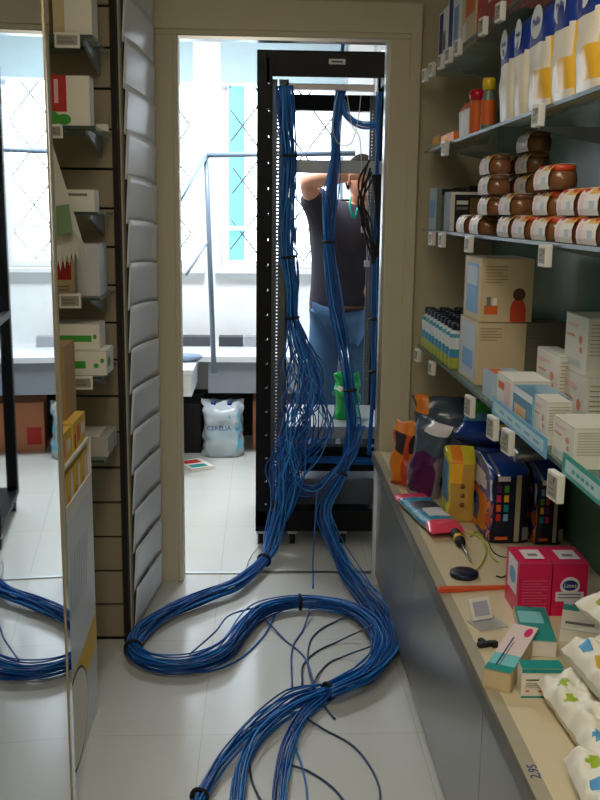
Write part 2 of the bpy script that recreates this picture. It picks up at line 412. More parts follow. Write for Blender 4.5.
# ------------------------------------------------------------------ SERVER RACK
RX0, RX1, RY0, RY1, RH = -.022, .578, 3.95, 4.62, 2.045
t = rack = thing('server_rack', 'tall open black network rack standing behind the doorway', 'rack', ((RX0 + RX1) / 2, (RY0 + RY1) / 2, 0))
ro = rack.location
def R(mb, name, parent=rack, **k):
    for i, v in enumerate(mb.v): mb.v[i] = (v[0] - ro.x, v[1] - ro.y, v[2] - ro.z)
    return mb.build(name, parent, **k)
def stile(x0, x1, y):
    m = MB(); w_ = (x1 - x0); hx0, hx1 = x0 + w_ * .62, x0 + w_ * .78
    m.box((x0, y, .10), (hx0, y + .02, RH - .005), BLACK); m.box((hx1, y, .10), (x1, y + .02, RH - .005), BLACK)
    z = .10
    while z < RH - .1:
        m.box((hx0, y, z), (hx1, y + .02, min(z + .092, RH - .005)), BLACK); z += .1015
    m.box((hx0, y, RH - .12), (hx1, y + .02, RH - .005), BLACK)
    return m
R(stile(RX0, RX0 + .062, RY0), 'front_stile'); R(stile(RX1 - .062, RX1, RY0), 'front_stile')
for x in (RX0, RX1 - .05): R(MB().box((x, RY1 - .05, .10), (x + .05, RY1, RH), BLACK), 'rear_stile')
m = MB(); m.box((RX0 + .062, RY0, RH - .095), (RX1 - .062, RY0 + .02, RH - .005), BLACK); m.box((RX0, RY0, RH - .005), (RX1, RY1, RH + .003), BLACK)
hd = R(m, 'top_frame', bevel=.002)
m = MB().box((.26, RY0 - .004, RH - .048), (.325, RY0, RH - .028), GREYM); m.box((.270, RY0 - .0046, RH - .041), (.315, RY0 - .0041, RH - .035), INK); R(m, 'badge')
m = MB().box((RX0, RY1 - .05, RH - .16), (RX1, RY1, RH - .09), BLACK); R(m, 'rear_crossbar')
for x in (RX0, RX1 - .04): R(MB().box((x, RY0 + .05, RH - .06), (x + .04, RY1 - .02, RH - .01), BLACK), 'side_bar')
for x in (RX0, RX1 - .03): R(MB().box((x, RY0 + .02, .93), (x + .03, RY1 - .02, .96), BLACK), 'side_bar')
R(MB().box((RX0, RY0, .075), (RX1, RY0 + .03, .165), BLACK), 'base_frame', bevel=.002)
R(MB().box((RX0, RY0 + .03, .075), (RX1, RY1, .10), BLACK), 'base_plate')
def rail(x0, x1, y):
    m = MB(); c0, c1 = x0 + (x1 - x0) * .30, x0 + (x1 - x0) * .42
    m.box((x0, y, .12), (c0, y + .015, RH - .1), RAILM); m.box((c1, y, .12), (x1, y + .015, RH - .1), RAILM)
    z = .12
    while z < RH - .12: m.box((c0, y, z), (c1, y + .015, z + .0092), RAILM); z += .0148
    m.box((x1 - .006, y, .12), (x1, y + .05, RH - .1), RAILM)
    return m
R(rail(.040, .105, RY0 + .06), 'mounting_rail'); R(rail(.512, .558, RY0 + .06), 'mounting_rail')
R(rail(.075, .105, RY1 - .12), 'mounting_rail'); R(rail(.487, .52, RY1 - .12), 'mounting_rail')
def zat(py, Y): return aY(320, py, Y).z
# cable organiser at top, grey crossbars
z0, z1 = zat(90, 4.02), zat(84, 4.02)
m = MB().box((.09, 4.01, z0), (.45, 4.06, z1), M('pale_zinc', (176, 170, 172), .35, .4)); R(m, 'cable_organizer', bevel=.002)
z0, z1 = zat(173, 4.3), zat(160, 4.3)
R(MB().box((.09, 4.30, z0), (.545, 4.33, z1), GREYM), 'equipment_bracket', bevel=.002)
z0, z1 = zat(437, 4.05), zat(425, 4.05); zsh = z1
m = MB().box((.085, 4.02, z0), (.53, 4.035, z1), GREYM); m.box((.085, 4.035, z1 - .004), (.53, 4.5, z1), GREYM); R(m, 'equipment_shelf', bevel=.0015)
z0, z1 = zat(470, 4.1), zat(446, 4.1)
R(MB().box((.085, 4.08, z0), (.53, 4.14, z1), BLACK), 'patch_panel', bevel=.002)
dv = R(MB().box((.085, 4.05, .165), (.53, 4.5, zat(478, 4.08)), M('blue_grey_metal', (84, 92, 106), .4, .3)), 'base_device', bevel=.003)
for x in (RX0 + .022, RX0 + .16, RX1 - .22, RX1 - .05):
    for y in (RY0 + .06, RY1 - .07):
        cst = R(MB().box((x - .018, y - .02, .05), (x + .018, y + .02, .076), GREYM), 'caster')
        m = MB(); m.tube([(x - .012, y, .0285), (x + .012, y, .0285)], .028, BLACKM, 16)
        o = R(m, 'wheel', cst)
# black cable loops + thin white leads, hanging from the rack
m = MB()
for k in range(6):
    pts = [aY(370 + random.uniform(-3, 5), 160 + 4 * k, 4.0), aY(362 + random.uniform(-5, 4), 185 + 4 * k, 3.99), aY(368 + random.uniform(-6, 4), 225, 3.98), aY(375 + random.uniform(-3, 3), 258 + random.uniform(-12, 8), 3.985), aY(379, 225 + 4 * k, 3.99), aY(374 + random.uniform(-2, 4), 175, 4.0)]
    m.tube(cr(pts, 6), .0042, BLACKM, 6)
m.build('power_cord', None, 'black coiled power cords hanging on the right post of the rack', 'cord')
WL = M('white_cable_jacket', (190, 190, 196), .4)
for i, (pp, plug) in enumerate([([(338, 92), (333, 115), (334, 135), (341, 145), (352, 142), (358, 120), (361, 95)], 0), ([(347, 95), (352, 125), (360, 140), (362, 185), (366, 210), (364, 228)], 1), ([(360, 170), (368, 200), (370, 235), (367, 262)], 1)]):
    t = thing('thin_lead', ['thin grey wire looping under the rack top', 'thin white lead with square plug hanging beside the man', 'short white lead with small plug hanging lowest at the rack post'][i], 'cord', aY(*pp[0], 4.02))
    m = MB(); m.tube([v - t.location for v in cr([aY(a, b_, 4.02) for a, b_ in pp], 6)], .0016, WL, 5); m.build('wire', t)
    if plug:
        e = aY(*pp[-1], 4.02) - t.location; m = MB().box((e.x - .012, e.y - .006, e.z - .02), (e.x + .012, e.y + .006, e.z + .006), WL); m.build('plug', t, bevel=.002)
# green bag on the rack shelf
GB = M('green_plastic', (22, 160, 74), .25)
b_ = pouch(.115, .10, .20, lambda u, v: PAPER if (.60 < u < .70 and .62 < v < .75) else GB, crk=.02, seed=9, crimp=.45)
b_.build('plastic_bag', None, 'bright green plastic bag standing on the grey rack shelf', 'bag', loc=(aY(346, 420, 4.2).x, 4.2, zsh))
# ------------------------------------------------------------------ CABLES
def bundle(name, label, path, radii, n, r=.0029, mats=BLUE, ties=(), seed=0, wander=.35, floor=True, sub=7, group=None, shape=(1, 1)):
    rnd = random.Random(seed)
    P = cr(path, sub); rad = [radii[min(i // sub, len(radii) - 1)] * (1 - (i % sub) / sub) + radii[min(i // sub + 1, len(radii) - 1)] * ((i % sub) / sub) for i in range(len(P))]
    org = P[len(P) // 2].copy(); org.z = min(p.z for p in P)
    t = thing(name, label, 'cables', org, group=group)
    fr = []; prev = None
    for i, p in enumerate(P):
        tg = (P[min(i + 1, len(P) - 1)] - P[max(i - 1, 0)]).normalized()
        a = tg.cross(Vector((0, 1, 0))) if prev is None else prev - tg * prev.dot(tg)
        a.normalize(); prev = a; fr.append((a, tg.cross(a)))
    for k in range(n):
        rho = math.sqrt((k + .5) / n); ph = k * 2.39996 + rnd.uniform(-.3, .3); tw = rnd.uniform(-.05, .05)
        s1, s2 = rnd.uniform(0, 100), rnd.uniform(0, 100)
        pts = []
        for i, p in enumerate(P):
            R_ = rad[i]; a, b2 = fr[i]
            lo = min(1, max(0, (R_ - .036) / .03)); wa = wander * (1 + .9 * lo)
            w1 = noise.noise(Vector((s1, i * .09, 0))) * wa * 2 + lo * .35 * noise.noise(Vector((s1, i * .3, 9))); w2 = noise.noise(Vector((s2, i * .09, 5))) * wa * 2 + lo * .35 * noise.noise(Vector((s2, i * .3, 4)))
            o = a * (rho * math.cos(ph + tw * i) + w1) * R_ * shape[0] + b2 * (rho * math.sin(ph + tw * i) + w2) * R_ * shape[1]
            q = p + o
            if floor and q.z < r: q.z = r + .0005 * (k % 5)
            pts.append(q - org)
        MB().tube(pts, r, mats[rnd.choice([0, 0, 0, 1, 1, 2]) % len(mats)], 6).build('cable', t)
    for ti in ties:
        i = int(ti * sub); i = min(i, len(P) - 1); a, b2 = fr[i]; R_ = rad[i] * 1.12 + r
        cc = P[i]; R_ *= .86
        ring = [(cc + (a * math.cos(w_ * math.pi / 8) + b2 * math.sin(w_ * math.pi / 8)) * R_) - org for w_ in range(17)]
        if floor:
            for v in ring: v.z = max(v.z, .003 - org.z)
        MB().tube(ring, .006, BLACKM, 6, False).build('cable_tie', t)
    return t
# A: left hand bundle from rack top down through the rack, out over the base, first loop on the floor
A = [aY(284, 86, 4.0), aY(286, 120, 4.0), aY(289, 156, 4.0), aY(287, 200, 4.0), aY(287, 245, 4.0), aY(291, 285, 4.0), aY(292, 318, 4.0),
     aY(300, 355, 3.99), aY(304, 395, 3.97), aY(298, 435, 3.95), aY(287, 470, 3.92), aY(281, 505, 3.88), aY(274, 535, 3.82), aZ(264, 560, .04), aZ(238, 583, .035), aZ(203, 597, .033), aZ(168, 612, .033), aZ(142, 630, .035),
     aZ(133, 648, .035), aZ(152, 662, .033), aZ(190, 664, .033), aZ(223, 652, .036), aZ(243, 628, .036), aZ(263, 610, .034), aZ(300, 602, .034), aZ(345, 607, .036), aZ(373, 624, .04), aZ(381, 650, .04), aZ(362, 673, .036), aZ(328, 691, .034)]
ra = [.036, .036, .030, .036, .030, .032, .026, .062, .088, .085, .066, .044, .032, .024, .026, .027, .028, .028, .024, .028, .030, .036, .036, .030, .024, .028, .032, .034, .030, .022]
bundle('network_cable_bundle', 'thick blue network cable bundle running from the rack into the floor coil', A, ra, 42, .0027, ties=(2.0, 4.4, 6.0, 13, 18, 24, 29), seed=1, wander=.30, shape=(1, .8))
# B: bundle from middle of the rack
B = [aY(340, 90, 4.05), aY(336, 130, 4.05), aY(335, 160, 4.05), aY(331, 200, 4.04), aY(329, 242, 4.03), aY(334, 290, 4.02), aY(343, 340, 4.0), aY(350, 390, 3.98), aY(352, 435, 3.96), aY(342, 474, 3.93),
     aY(326, 505, 3.86), aY(328, 530, 3.80), aZ(342, 562, .05), aZ(362, 592, .04), aZ(384, 618, .045), aZ(388, 648, .05), aZ(366, 676, .045), aZ(330, 693, .045)]
rb = [.024, .020, .020, .032, .024, .032, .028, .024, .034, .020, .030, .034, .040, .044, .036, .030, .027, .019]
bundle('network_cable_bundle', 'blue network cable bundle dropping down the rack middle beside the man to the coil', B, rb, 30, .0027, ties=(4.0, 7.0, 9.0), seed=2, wander=.25, shape=(1, .8))
# fan of cable ends on the floor towards the viewer
def fan(lab, pts, rr_, n, seed, ties=()): bundle('cable_fan', lab, [aZ(x, y, .025) for x, y in pts], rr_, n, .0028, seed=seed, wander=.3, ties=ties)
fan('blue cable tail ending in a tied bunch at lower left of the floor', [(328, 691), (290, 703), (252, 728), (222, 758), (205, 785), (196, 805), (188, 830)], [.026, .034, .030, .026, .018, .017, .02], 15, 11, ties=(4.7,))
fan('blue cable tail curving toward the viewer between the two outer tails', [(328, 692), (295, 706), (262, 733), (244, 765), (238, 800), (236, 840)], [.024, .026, .022, .018, .016, .02], 11, 12)
fan('blue cable tail heading straight to the viewer from the last tie', [(326, 694), (303, 714), (288, 745), (281, 775), (279, 805), (279, 840)], [.020, .02, .02, .018, .014, .014], 9, 13)
# horizontal bundles in the rack
bundle('patch_cable_bundle', 'blue cable bundle lying level across the black patch panel', [aY(288, 462, 4.05), aY(315, 460, 4.04), aY(345, 461, 4.04), aY(374, 462, 4.05)], [.016] * 4, 14, .003, seed=5, floor=False)
bundle('patch_cable_bundle', 'blue cable bundle sagging from the rack top to its far post', [aY(341, 100, 4.06), aY(348, 116, 4.05), aY(362, 124, 4.04), aY(380, 124, 4.04)], [.014] * 4, 10, .003, seed=6, floor=False)
bundle('patch_cable_bundle', 'slim blue cable bundle tied along the right post of the rack', [aY(379, 92, 4.02), aY(377, 160, 4.02), aY(374, 250, 4.0), aY(373, 330, 4.0), aY(372, 400, 4.0), aY(368, 455, 4.0)], [.012, .010, .010, .010, .010, .012], 9, .003, ties=(2.9, 3.7), seed=8, floor=False)
bundle('patch_cable_bundle', 'loose blue cables crossing low in the rack between the two bundles', [aY(296, 330, 3.97), aY(312, 380, 3.94), aY(312, 420, 3.92), aY(300, 470, 3.90), aY(283, 520, 3.86)], [.02, .045, .07, .06, .03], 14, .0029, seed=9, wander=.5, floor=False)
bundle('patch_cable_bundle', 'blue strands swinging from the left bundle over to the middle tie', [aY(283, 440, 3.95), aY(292, 480, 3.91), aY(310, 490, 3.88), aY(330, 478, 3.90), aY(352, 455, 3.93), aY(362, 425, 3.96)], [.02, .035, .03, .022, .03, .03], 11, .0029, seed=10, wander=.5, floor=False)
bundle('riser_cable', 'short blue cables rising from rack top toward the ceiling', [aY(342, 56, 4.2), aY(343, 45, 4.2), aY(344, 20, 4.2), Vector((.33, 4.2, 2.69))], [.006] * 4, 4, .0035, seed=12, floor=False)
LOOSE = [
 ('single blue cable hanging from the rack to the coil top', [aY(317, 490, 3.86), aY(315, 525, 3.80), aZ(313, 560, .03), aZ(313, 588, .004)], 0),
 ('single cable curving inside the right coil nearest its centre', [aZ(311, 606, .03), aZ(303, 630, .004), aZ(292, 650, .004), aZ(292, 690, .02)], 1),
 ('straight single cable slanting across the gap between the two coils', [aZ(263, 616, .02), aZ(285, 640, .004), aZ(305, 658, .004), aZ(314, 684, .02)], 1),
 ('thin dark cable arching inside the coil from its far right', [aZ(368, 606, .05), aZ(335, 622, .004), aZ(312, 638, .004), aZ(308, 665, .004), aZ(315, 690, .04)], 2),
 ('thin dark cable arching inside the coil, second from the far right', [aZ(376, 624, .06), aZ(335, 643, .004), aZ(305, 662, .004), aZ(302, 685, .03)], 2),
 ('thin dark cable inside the coil nearest the last tie', [aZ(378, 644, .06), aZ(340, 658, .004), aZ(320, 672, .005), aZ(312, 690, .03)], 2),
 ('short dark cable end poking out below the last tie', [aZ(316, 699, .03), aZ(326, 708, .01), aZ(335, 719, .004)], 2),
 ('long dark single cable curving to the lower right of the floor', [aZ(303, 716, .02), aZ(325, 730, .004), aZ(352, 745, .004), aZ(371, 768, .004), aZ(380, 792, .004), aZ(378, 820, .004)], 2),
 ('dark single cable bending across the floor under the straight tail', [aZ(288, 764, .01), aZ(310, 772, .004), aZ(332, 787, .004), aZ(348, 806, .004)], 2),
 ('blue single cable leaving the straight tail toward the viewer', [aZ(292, 738, .02), aZ(300, 760, .004), aZ(306, 785, .004), aZ(308, 815, .004)], 0),
 ('loose cable end curling beside the tied bunch', [aZ(252, 735, .02), aZ(250, 770, .004), aZ(258, 795, .004), aZ(272, 815, .004)], 2),
 ('thin cable bowing out under the left coil', [aZ(160, 664, .01), aZ(200, 672, .004), aZ(235, 662, .004), aZ(262, 638, .004), aZ(275, 615, .01)], 0),
 ('thin cable leaping between strands inside the left coil', [aZ(190, 654, .07), aZ(215, 632, .05), aZ(230, 615, .05), aZ(262, 606, .06)], 1),
 ('thin white wire trailing from rack wheel to the floor bundle', [aY(262, 543, 3.9), aZ(250, 558, .004), aZ(244, 575, .03)], 3),
]
for lab, pts, k in LOOSE:
    m = MB(); P = cr(pts, 8)
    for v in P: v.z = max(v.z, .0035)
    m.tube(P, .0031 if k < 3 else .0016, (BLUE + [NAVYC, GREYM])[[0, 1, 3, 4][k]], 8)
    recentre(m.build('loose_cable', None, lab, 'cable', 'loose network cables on the floor'), P[0])
# ------------------------------------------------------------------ THE MAN BEHIND THE RACK
SKIN = M('skin', (206, 150, 124), .5, var=.04); HAIRM = M('dark_hair', (30, 24, 22), .9, scale=80, var=.3, spec=.1)
SHIRT = M('charcoal_shirt', (44, 42, 56), .85, var=.1); JEANS = M('faded_denim', (62, 98, 138), .85, scale=9, var=.3); SHOE = M('black_shoe', (20, 20, 22), .6)
def skin_mesh(name, verts, edges, radii, mat, parent, sub=2):
    me = bpy.data.meshes.new(name); me.from_pydata([tuple(v) for v in verts], edges, []); o = bpy.data.objects.new(name, me); COL.objects.link(o)
    sk = o.modifiers.new('skin', 'SKIN'); sk.use_smooth_shade = True
    me.skin_vertices.new() if not me.skin_vertices else None
    for i, r in enumerate(radii):
        sv = me.skin_vertices[0].data[i]; sv.radius = r if isinstance(r, tuple) else (r, r); sv.use_root = (i == 0)
    sb = o.modifiers.new('sub', 'SUBSURF'); sb.levels = sub; sb.render_levels = sub
    dg = bpy.context.evaluated_depsgraph_get(); me2 = bpy.data.meshes.new_from_object(o.evaluated_get(dg))
    for p in me2.polygons: p.use_smooth = True
    me2.materials.clear(); me2.materials.append(mat); bpy.data.objects.remove(o)
    o = bpy.data.objects.new(name, me2); COL.objects.link(o)
    if parent: o.parent = parent
    return o
PY = 4.98
pm = thing('person', 'person in dark t-shirt and jeans standing behind the rack with a raised forearm', 'person', (aY(342, 315, PY).x, PY, 0))
o0 = pm.location
def L(px, py, Y): return aY(px, py, Y) - o0
pel = Vector((0.01, 0, .93))
ch = L(341, 232, PY); nk = L(357, 204, PY - .03); hd_c = L(363, 180, PY - .05)
sR, eR, wR, hR = L(322, 214, PY - .02), L(305, 181, PY - .16), L(345, 176, PY - .22), L(362, 175, PY - .24)
sL, eL, wL_, hL = L(370, 216, PY), L(385, 252, PY - .18), L(374, 214, PY - .30), L(372, 203, PY - .33)
kR, aR = Vector((-.10, -.03, .50)), Vector((-.10, .0, .09)); kL, aL = Vector((.13, -.02, .50)), Vector((.13, .0, .09))
hipR, hipL = Vector((-.09, 0, .88)), Vector((.105, 0, .88))
V_ = [pel, pel * .5 + ch * .5, ch, nk, nk + (hd_c - nk) * .6, sR, eR, (eR + wR) / 2, wR, sL, eL, (eL + wL_) / 2, wL_, hipR, kR, (kR + aR) / 2 + Vector((0, .02, .06)), aR, aR + Vector((0, -.12, -.045)), hipL, kL, (kL + aL) / 2 + Vector((0, .02, .06)), aL, aL + Vector((0, -.12, -.045))]
E_ = [(0,1),(1,2),(2,3),(3,4),(2,5),(5,6),(6,7),(7,8),(2,9),(9,10),(10,11),(11,12),(0,13),(13,14),(14,15),(15,16),(16,17),(0,18),(18,19),(19,20),(20,21),(21,22)]
Rr = [.13, .13, .14, .055, .05, .06, .045, .044, .03, .06, .045, .042, .03, .09, .06, .058, .042, .036, .09, .06, .058, .042, .036]
# hands: palm + five fingers on each wrist, one continuous skin
def hand(V_, E_, Rr, wi, w_, h_, curl):
    d = (h_ - w_).normalized(); s = d.cross(Vector((0, -1, .2))).normalized(); n_ = d.cross(s).normalized()
    pi = len(V_); V_.append(w_ + d * .055); E_.append((wi, pi)); Rr.append((.036, .018))
    for k, (off, ln) in enumerate([(-.030, .068), (-.010, .078), (.011, .072), (.030, .056)]):
        a = len(V_)
        V_.append(w_ + d * .085 + s * off); E_.append((pi, a)); Rr.append(.0098)
        V_.append(V_[a] + (d * .8 + n_ * curl * .5).normalized() * ln * .5); E_.append((a, a + 1)); Rr.append(.009)
        V_.append(V_[a + 1] + (d * .45 + n_ * curl).normalized() * ln * .5); E_.append((a + 1, a + 2)); Rr.append(.0078)
    a = len(V_); V_.append(w_ + d * .03 - s * .036); E_.append((wi, a)); Rr.append(.012)
    V_.append(V_[a] + (d * .8 - s * .5 + n_ * .4).normalized() * .04); E_.append((a, a + 1)); Rr.append(.010)
    V_.append(V_[a + 1] + (d * .9 + n_ * .4).normalized() * .03); E_.append((a + 1, a + 2)); Rr.append(.0085)
hand(V_, E_, Rr, 8, wR, hR, .7); hand(V_, E_, Rr, 12, wL_, hL, .9)
skin_mesh('body', V_, E_, Rr, SKIN, pm)
# head with a face
def head(c, rz, rx):
    vs = []; fs = []; nu, nv = 28, 20
    for j in range(nv + 1):
        th = math.pi * j / nv
        for i in range(nu):
            a = 2 * math.pi * i / nu
            x, y, z = math.sin(th) * math.cos(a) * .075, math.sin(th) * math.sin(a) * .095, math.cos(th) * .118
            if z < 0: x *= 1 + z * 2.2; y *= 1 + z * .8
            if y < 0:   # face side is -Y
                y -= .020 * math.exp(-((x / .012) ** 2)) * math.exp(-(((z + .018) / .026) ** 2)) * 1.1     # nose
                for sx in (-1, 1): y += .010 * math.exp(-(((x - sx * .030) / .015) ** 2) - (((z - .008) / .014) ** 2))  # sockets
                y -= .006 * math.exp(-((x / .025) ** 2) - (((z + .060) / .010) ** 2))                       # lips
                y -= .008 * math.exp(-((x / .03) ** 2) - (((z + .095) / .015) ** 2))                       # chin
            vs.append((x, y, z))
    for j in range(nv):
        for i in range(nu):
            i2 = (i + 1) % nu; fs.append((j*nu+i, (j+1)*nu+i, (j+1)*nu+i2, j*nu+i2))
    T = Matrix.Translation(c) @ Matrix.Rotation(rz, 4, 'Z') @ Matrix.Rotation(rx, 4, 'X')
    m = MB(); m.add(vs, fs, SKIN, T, True)
    for sx in (-1, 1):
        m.lathe([(0, -.026), (.012, -.02), (.016, 0), (.015, .018), (0, .028)], SKIN, 10, T @ Matrix.Translation((sx * .078, .012, -.002)) @ Matrix.Diagonal((.5, 1, 1, 1)))
        m.lathe([(0, -.010), (.008, -.006), (.010, 0), (.008, .006), (0, .010)], PAPER, 10, T @ Matrix.Translation((sx * .030, -.074, .008)))
        m.lathe([(0, -.004), (.0035, -.003), (.0042, 0), (.0035, .003), (0, .004)], INK, 8, T @ Matrix.Translation((sx * .030, -.083, .007)))
    m.box((-.022, -.091, -.062), (.022, -.080, -.059), M('lip', (150, 84, 76), .5), T)
    m.build('head', pm)
    hv = [(v[0] * 1.10, v[1] * 1.08 + .006, v[2] * 1.07 + .004) for v in vs]
    hf = [f for f in fs if all((hv[k][2] > .055 or (hv[k][1] > .02 and hv[k][2] > -.05)) for k in f)]
    m = MB(); m.add(hv, hf, HAIRM, T, True)
    h = m.build('hair', pm); s_ = h.modifiers.new('s', 'SOLIDIFY'); s_.thickness = .008
head(hd_c, .45, -.15)
# t-shirt: torso shell + sleeves
V2 = [Vector((.0, 0, .84)), Vector((0, 0, 1.00)), pel * .45 + ch * .55, ch + Vector((0, 0, .01)), nk - Vector((0, 0, .035)), sR, sR + (eR - sR) * .7, sL, sL + (eL - sL) * .6]
skin_mesh('shirt', V2, [(0,1),(1,2),(2,3),(3,4),(3,5),(5,6),(3,7),(7,8)], [(.20, .14), (.185, .14), (.17, .135), (.165, .13), .075, .085, .075, .085, .075], SHIRT, pm)
skin_mesh('jeans', [pel, hipR, kR, aR + Vector((0, 0, .02)), hipL, kL, aL + Vector((0, 0, .02))], [(0,1),(1,2),(2,3),(0,4),(4,5),(5,6)], [(.15, .12), .092, .080, .072, .092, .080, .072], JEANS, pm)
for s_ in (aR, aL):
    m = MB(); m.lathe([(0, 0), (.045, 0), (.052, .02), (.045, .06), (.03, .10), (0, .105)], SHOE, 16, Matrix.Translation(s_ + Vector((0, -.05, -.089))) @ Matrix.Diagonal((1, 2.5, .8, 1)))
    m.build('shoe', pm)
m = MB(); m.tube(cr([L(351, 198, PY - .14), L(350, 206, PY - .165), L(354, 218, PY - .175), L(358, 208, PY - .16)], 5), .006, M('turquoise_lanyard', (20, 170, 150), .6), 6); m.build('lanyard', pm)
m = MB(); m.tube([pel + Vector((0, 0, 0)) + Vector((.162 * math.cos(a * math.pi / 12), .125 * math.sin(a * math.pi / 12), .02)) for a in range(25)], .014, M('brown_belt', (70, 52, 40), .5), 6, False); m.build('belt', pm)

# ------------------------------------------------------------------ RIGHT COUNTER
CX, CZ = .43, .53
t = thing('display_counter', 'long low cream topped counter with grey gloss front along the right wall', 'counter', (.65, 1.9, 0))
Y0, Y1 = .75, 3.555
m = MB().box((CX - .65, Y0 - 1.9, CZ - .03), (.857 - .65, Y1 - 1.9, CZ), COUNT); m.build('worktop', t, bevel=.002)
MB().box((CX - .65, Y0 - 1.9, CZ + .0002), (CX - .65 + .026, Y1 - 1.9, CZ + .0008), M('grey_beige_edge_strip', (160, 152, 132), .4)).build('edge_strip', t)
m = MB().box((CX - .65 - .006, Y0 - 1.9, CZ - .034), (CX - .65, Y1 - 1.9, CZ), M('dull_edge_metal', (116, 110, 98), .4, .6))
m.build('edge_band', t)
m = MB().box((CX - .65 + .004, Y0 - 1.9, CZ - .052), (CX - .65 + .03, Y1 - 1.9, CZ - .0345), ALU); m.build('handle_profile', t, bevel=.002)
m = MB().box((.462 - .65, Y0 - 1.9, .06), (.857 - .65, Y1 - 1.9, CZ - .052), CAB); m.build('carcass', t)
m = MB().box((.475 - .65, Y0 - 1.9, 0), (.84 - .65, Y1 - 1.9, .06), M('plinth_grey', (80, 80, 76), .4)); m.build('plinth', t)
dy = 1.75
for a, b_ in ((Y0 + .05, dy - .002), (dy + .002, 2.62), (2.624, Y1 - .03)):
    m = MB().box((.446 - .65, a - 1.9, .045), (.462 - .65, b_ - 1.9, CZ - .056), CAB); m.build('door', t, bevel=.001)
m = MB().box((.436 - .65, Y1 - 1.9 - .03, 0), (.48 - .65, Y1 - 1.9, CZ - .035), WHITEG); m.build('end_panel', t)
# hand written price on the edge
p = aZ(534, 772, CZ)
m = MB(); m.text('2,95', .024, M('blue_marker_ink', (40, 60, 120), .6), TR(p.x, p.y, CZ + .0013, 0, 0, 1.5))
m.build('price_writing', None, 'handwritten blue price 2,95 on the cream counter edge', 'writing')
# ------------------------------------------------------------------ RIGHT GLASS SHELVES
SX = .57; GT = .008
SH = {1: 1.90, 2: 1.64, 3: 1.37, 4: .957}
names = {1: 'topmost clear glass shelf on the right wall', 2: 'glass shelf holding the blue and white powder pouches', 3: 'glass shelf holding the small brown food jars', 4: 'lowest glass shelf holding vials and white cartons'}
for k, z in SH.items():
    y0 = 1.25 if k > 1 else 1.9
    t = thing('glass_shelf', names[k], 'shelf', (.70, 2.4, z))
    MB().box((SX - .70 + .004, y0 - 2.4, -GT), (.857 - .70, 3.46 - 2.4, 0), GLASS).build('shelf_panel', t)
    MB().box((SX - .70, y0 - 2.4, -GT), (SX - .70 + .004, 3.46 - 2.4, 0), GLEDGE).build('front_edge', t)
    for y in (1.45, 2.35, 3.30):
        if y > y0: MB().add([(.857-.70, y-2.4-.006, -GT-.001), (.857-.70, y-2.4+.006, -GT-.001), (.857-.70, y-2.4-.006, -.055), (.857-.70, y-2.4+.006, -.055), (.66-.70, y-2.4-.006, -GT-.001), (.66-.70, y-2.4+.006, -GT-.001), (.66-.70, y-2.4-.006, -.018), (.66-.70, y-2.4+.006, -.018)],
            [(0,1,5,4),(2,6,7,3),(0,4,6,2),(1,3,7,5),(4,5,7,6),(0,2,3,1)], GREYM).build('bracket', t)
ORD = ['first', 'second', 'third', 'fourth', 'fifth', 'sixth', 'seventh', 'eighth', 'ninth', 'tenth']
def tag_(px, shelf, lab, dz=0, w=.040, h=.044, X=SX, z=None):
    z = SH[shelf] if z is None else z
    y = ys(px, X - .012, z - .03)
    t = thing('price_tag', lab, 'price tag', (X - .012, y, z - GT - .002 - h + dz), -math.pi / 2 + .12, 'white price tags clipped along the right shelves')
    m = MB().box((-w/2, -.007, 0), (w/2, .007, h), TAGM); m.build('tag_case', t, bevel=.002)
    m = MB().box((-w/2 + .006, -.0078, .007), (w/2 - .006, -.0070, h - .007), TAGS)
    for q in range(3): m.box((-w/2 + .010, -.0082, .012 + q * .010), (w/2 - .012 - .004 * q, -.0078, .015 + q * .010), GINK)
    m.text('€', .012, INK, TR(.008, -.0083, h - .015, math.pi / 2)); m.build('tag_display', t)
FR = 'from the doorway'
for i, px in enumerate((425, 432, 441, 449, 458, 483, 500)): tag_(px, 1, 'white price tag on the top glass shelf, %s %s' % (ORD[i], FR), dz=.022)
for i, px in enumerate((445, 538)): tag_(px, 2, 'white price tag under the %s on the second shelf' % ('small orange items' if i == 0 else 'blue and white pouches'), dz=.012)
for i, px in enumerate((432, 442, 469, 545)): tag_(px, 3, 'white price tag hanging from the jar shelf, %s %s' % (ORD[i], FR), dz=.006)
for i, px in enumerate((418, 432)): tag_(px, 4, 'white price tag below the blue capped vials, %s' % ('nearest the doorway' if i == 0 else 'farther from the doorway'), dz=.004)
for i, px in enumerate((470, 493, 508, 556)): tag_(px, 4, 'white price tag below the carton shelf, %s %s' % (ORD[i + 2], FR), dz=.0, w=.052, h=.056)
# printed shelf strips
for a, b_, col, lab, tx in ((492, 546, (110, 170, 205), 'pale blue printed shelf strip under the small cartons', 'PROBIOTICI'), (562, 604, (50, 150, 140), 'white and teal printed shelf strip beneath the large carton stack', 'OFFERTA')):
    y1, y0 = ys(a, SX - .003, SH[4]), ys(b_, SX - .003, SH[4]); z = SH[4]
    m = MB().box((SX - .003, y0, z - .012), (SX - .001, y1, z + .030), M('strip_%d' % a, col, .4))
    m.box((SX - .0036, y0 + .02, z - .003), (SX - .003, y1 - .02, z + .020), M('strip_pale', (176, 208, 214), .5))
    for q in range(5): m.box((SX - .0040, y0 + .05 + q * (y1 - y0 - .1) / 5, z + .005), (SX - .0036, y0 + .05 + (q + .6) * (y1 - y0 - .1) / 5, z + .012), M('strip_%d' % a, col))
    recentre(m.build('shelf_strip', None, lab, 'shelf strip'), (SX, (y0 + y1) / 2, z - .012))

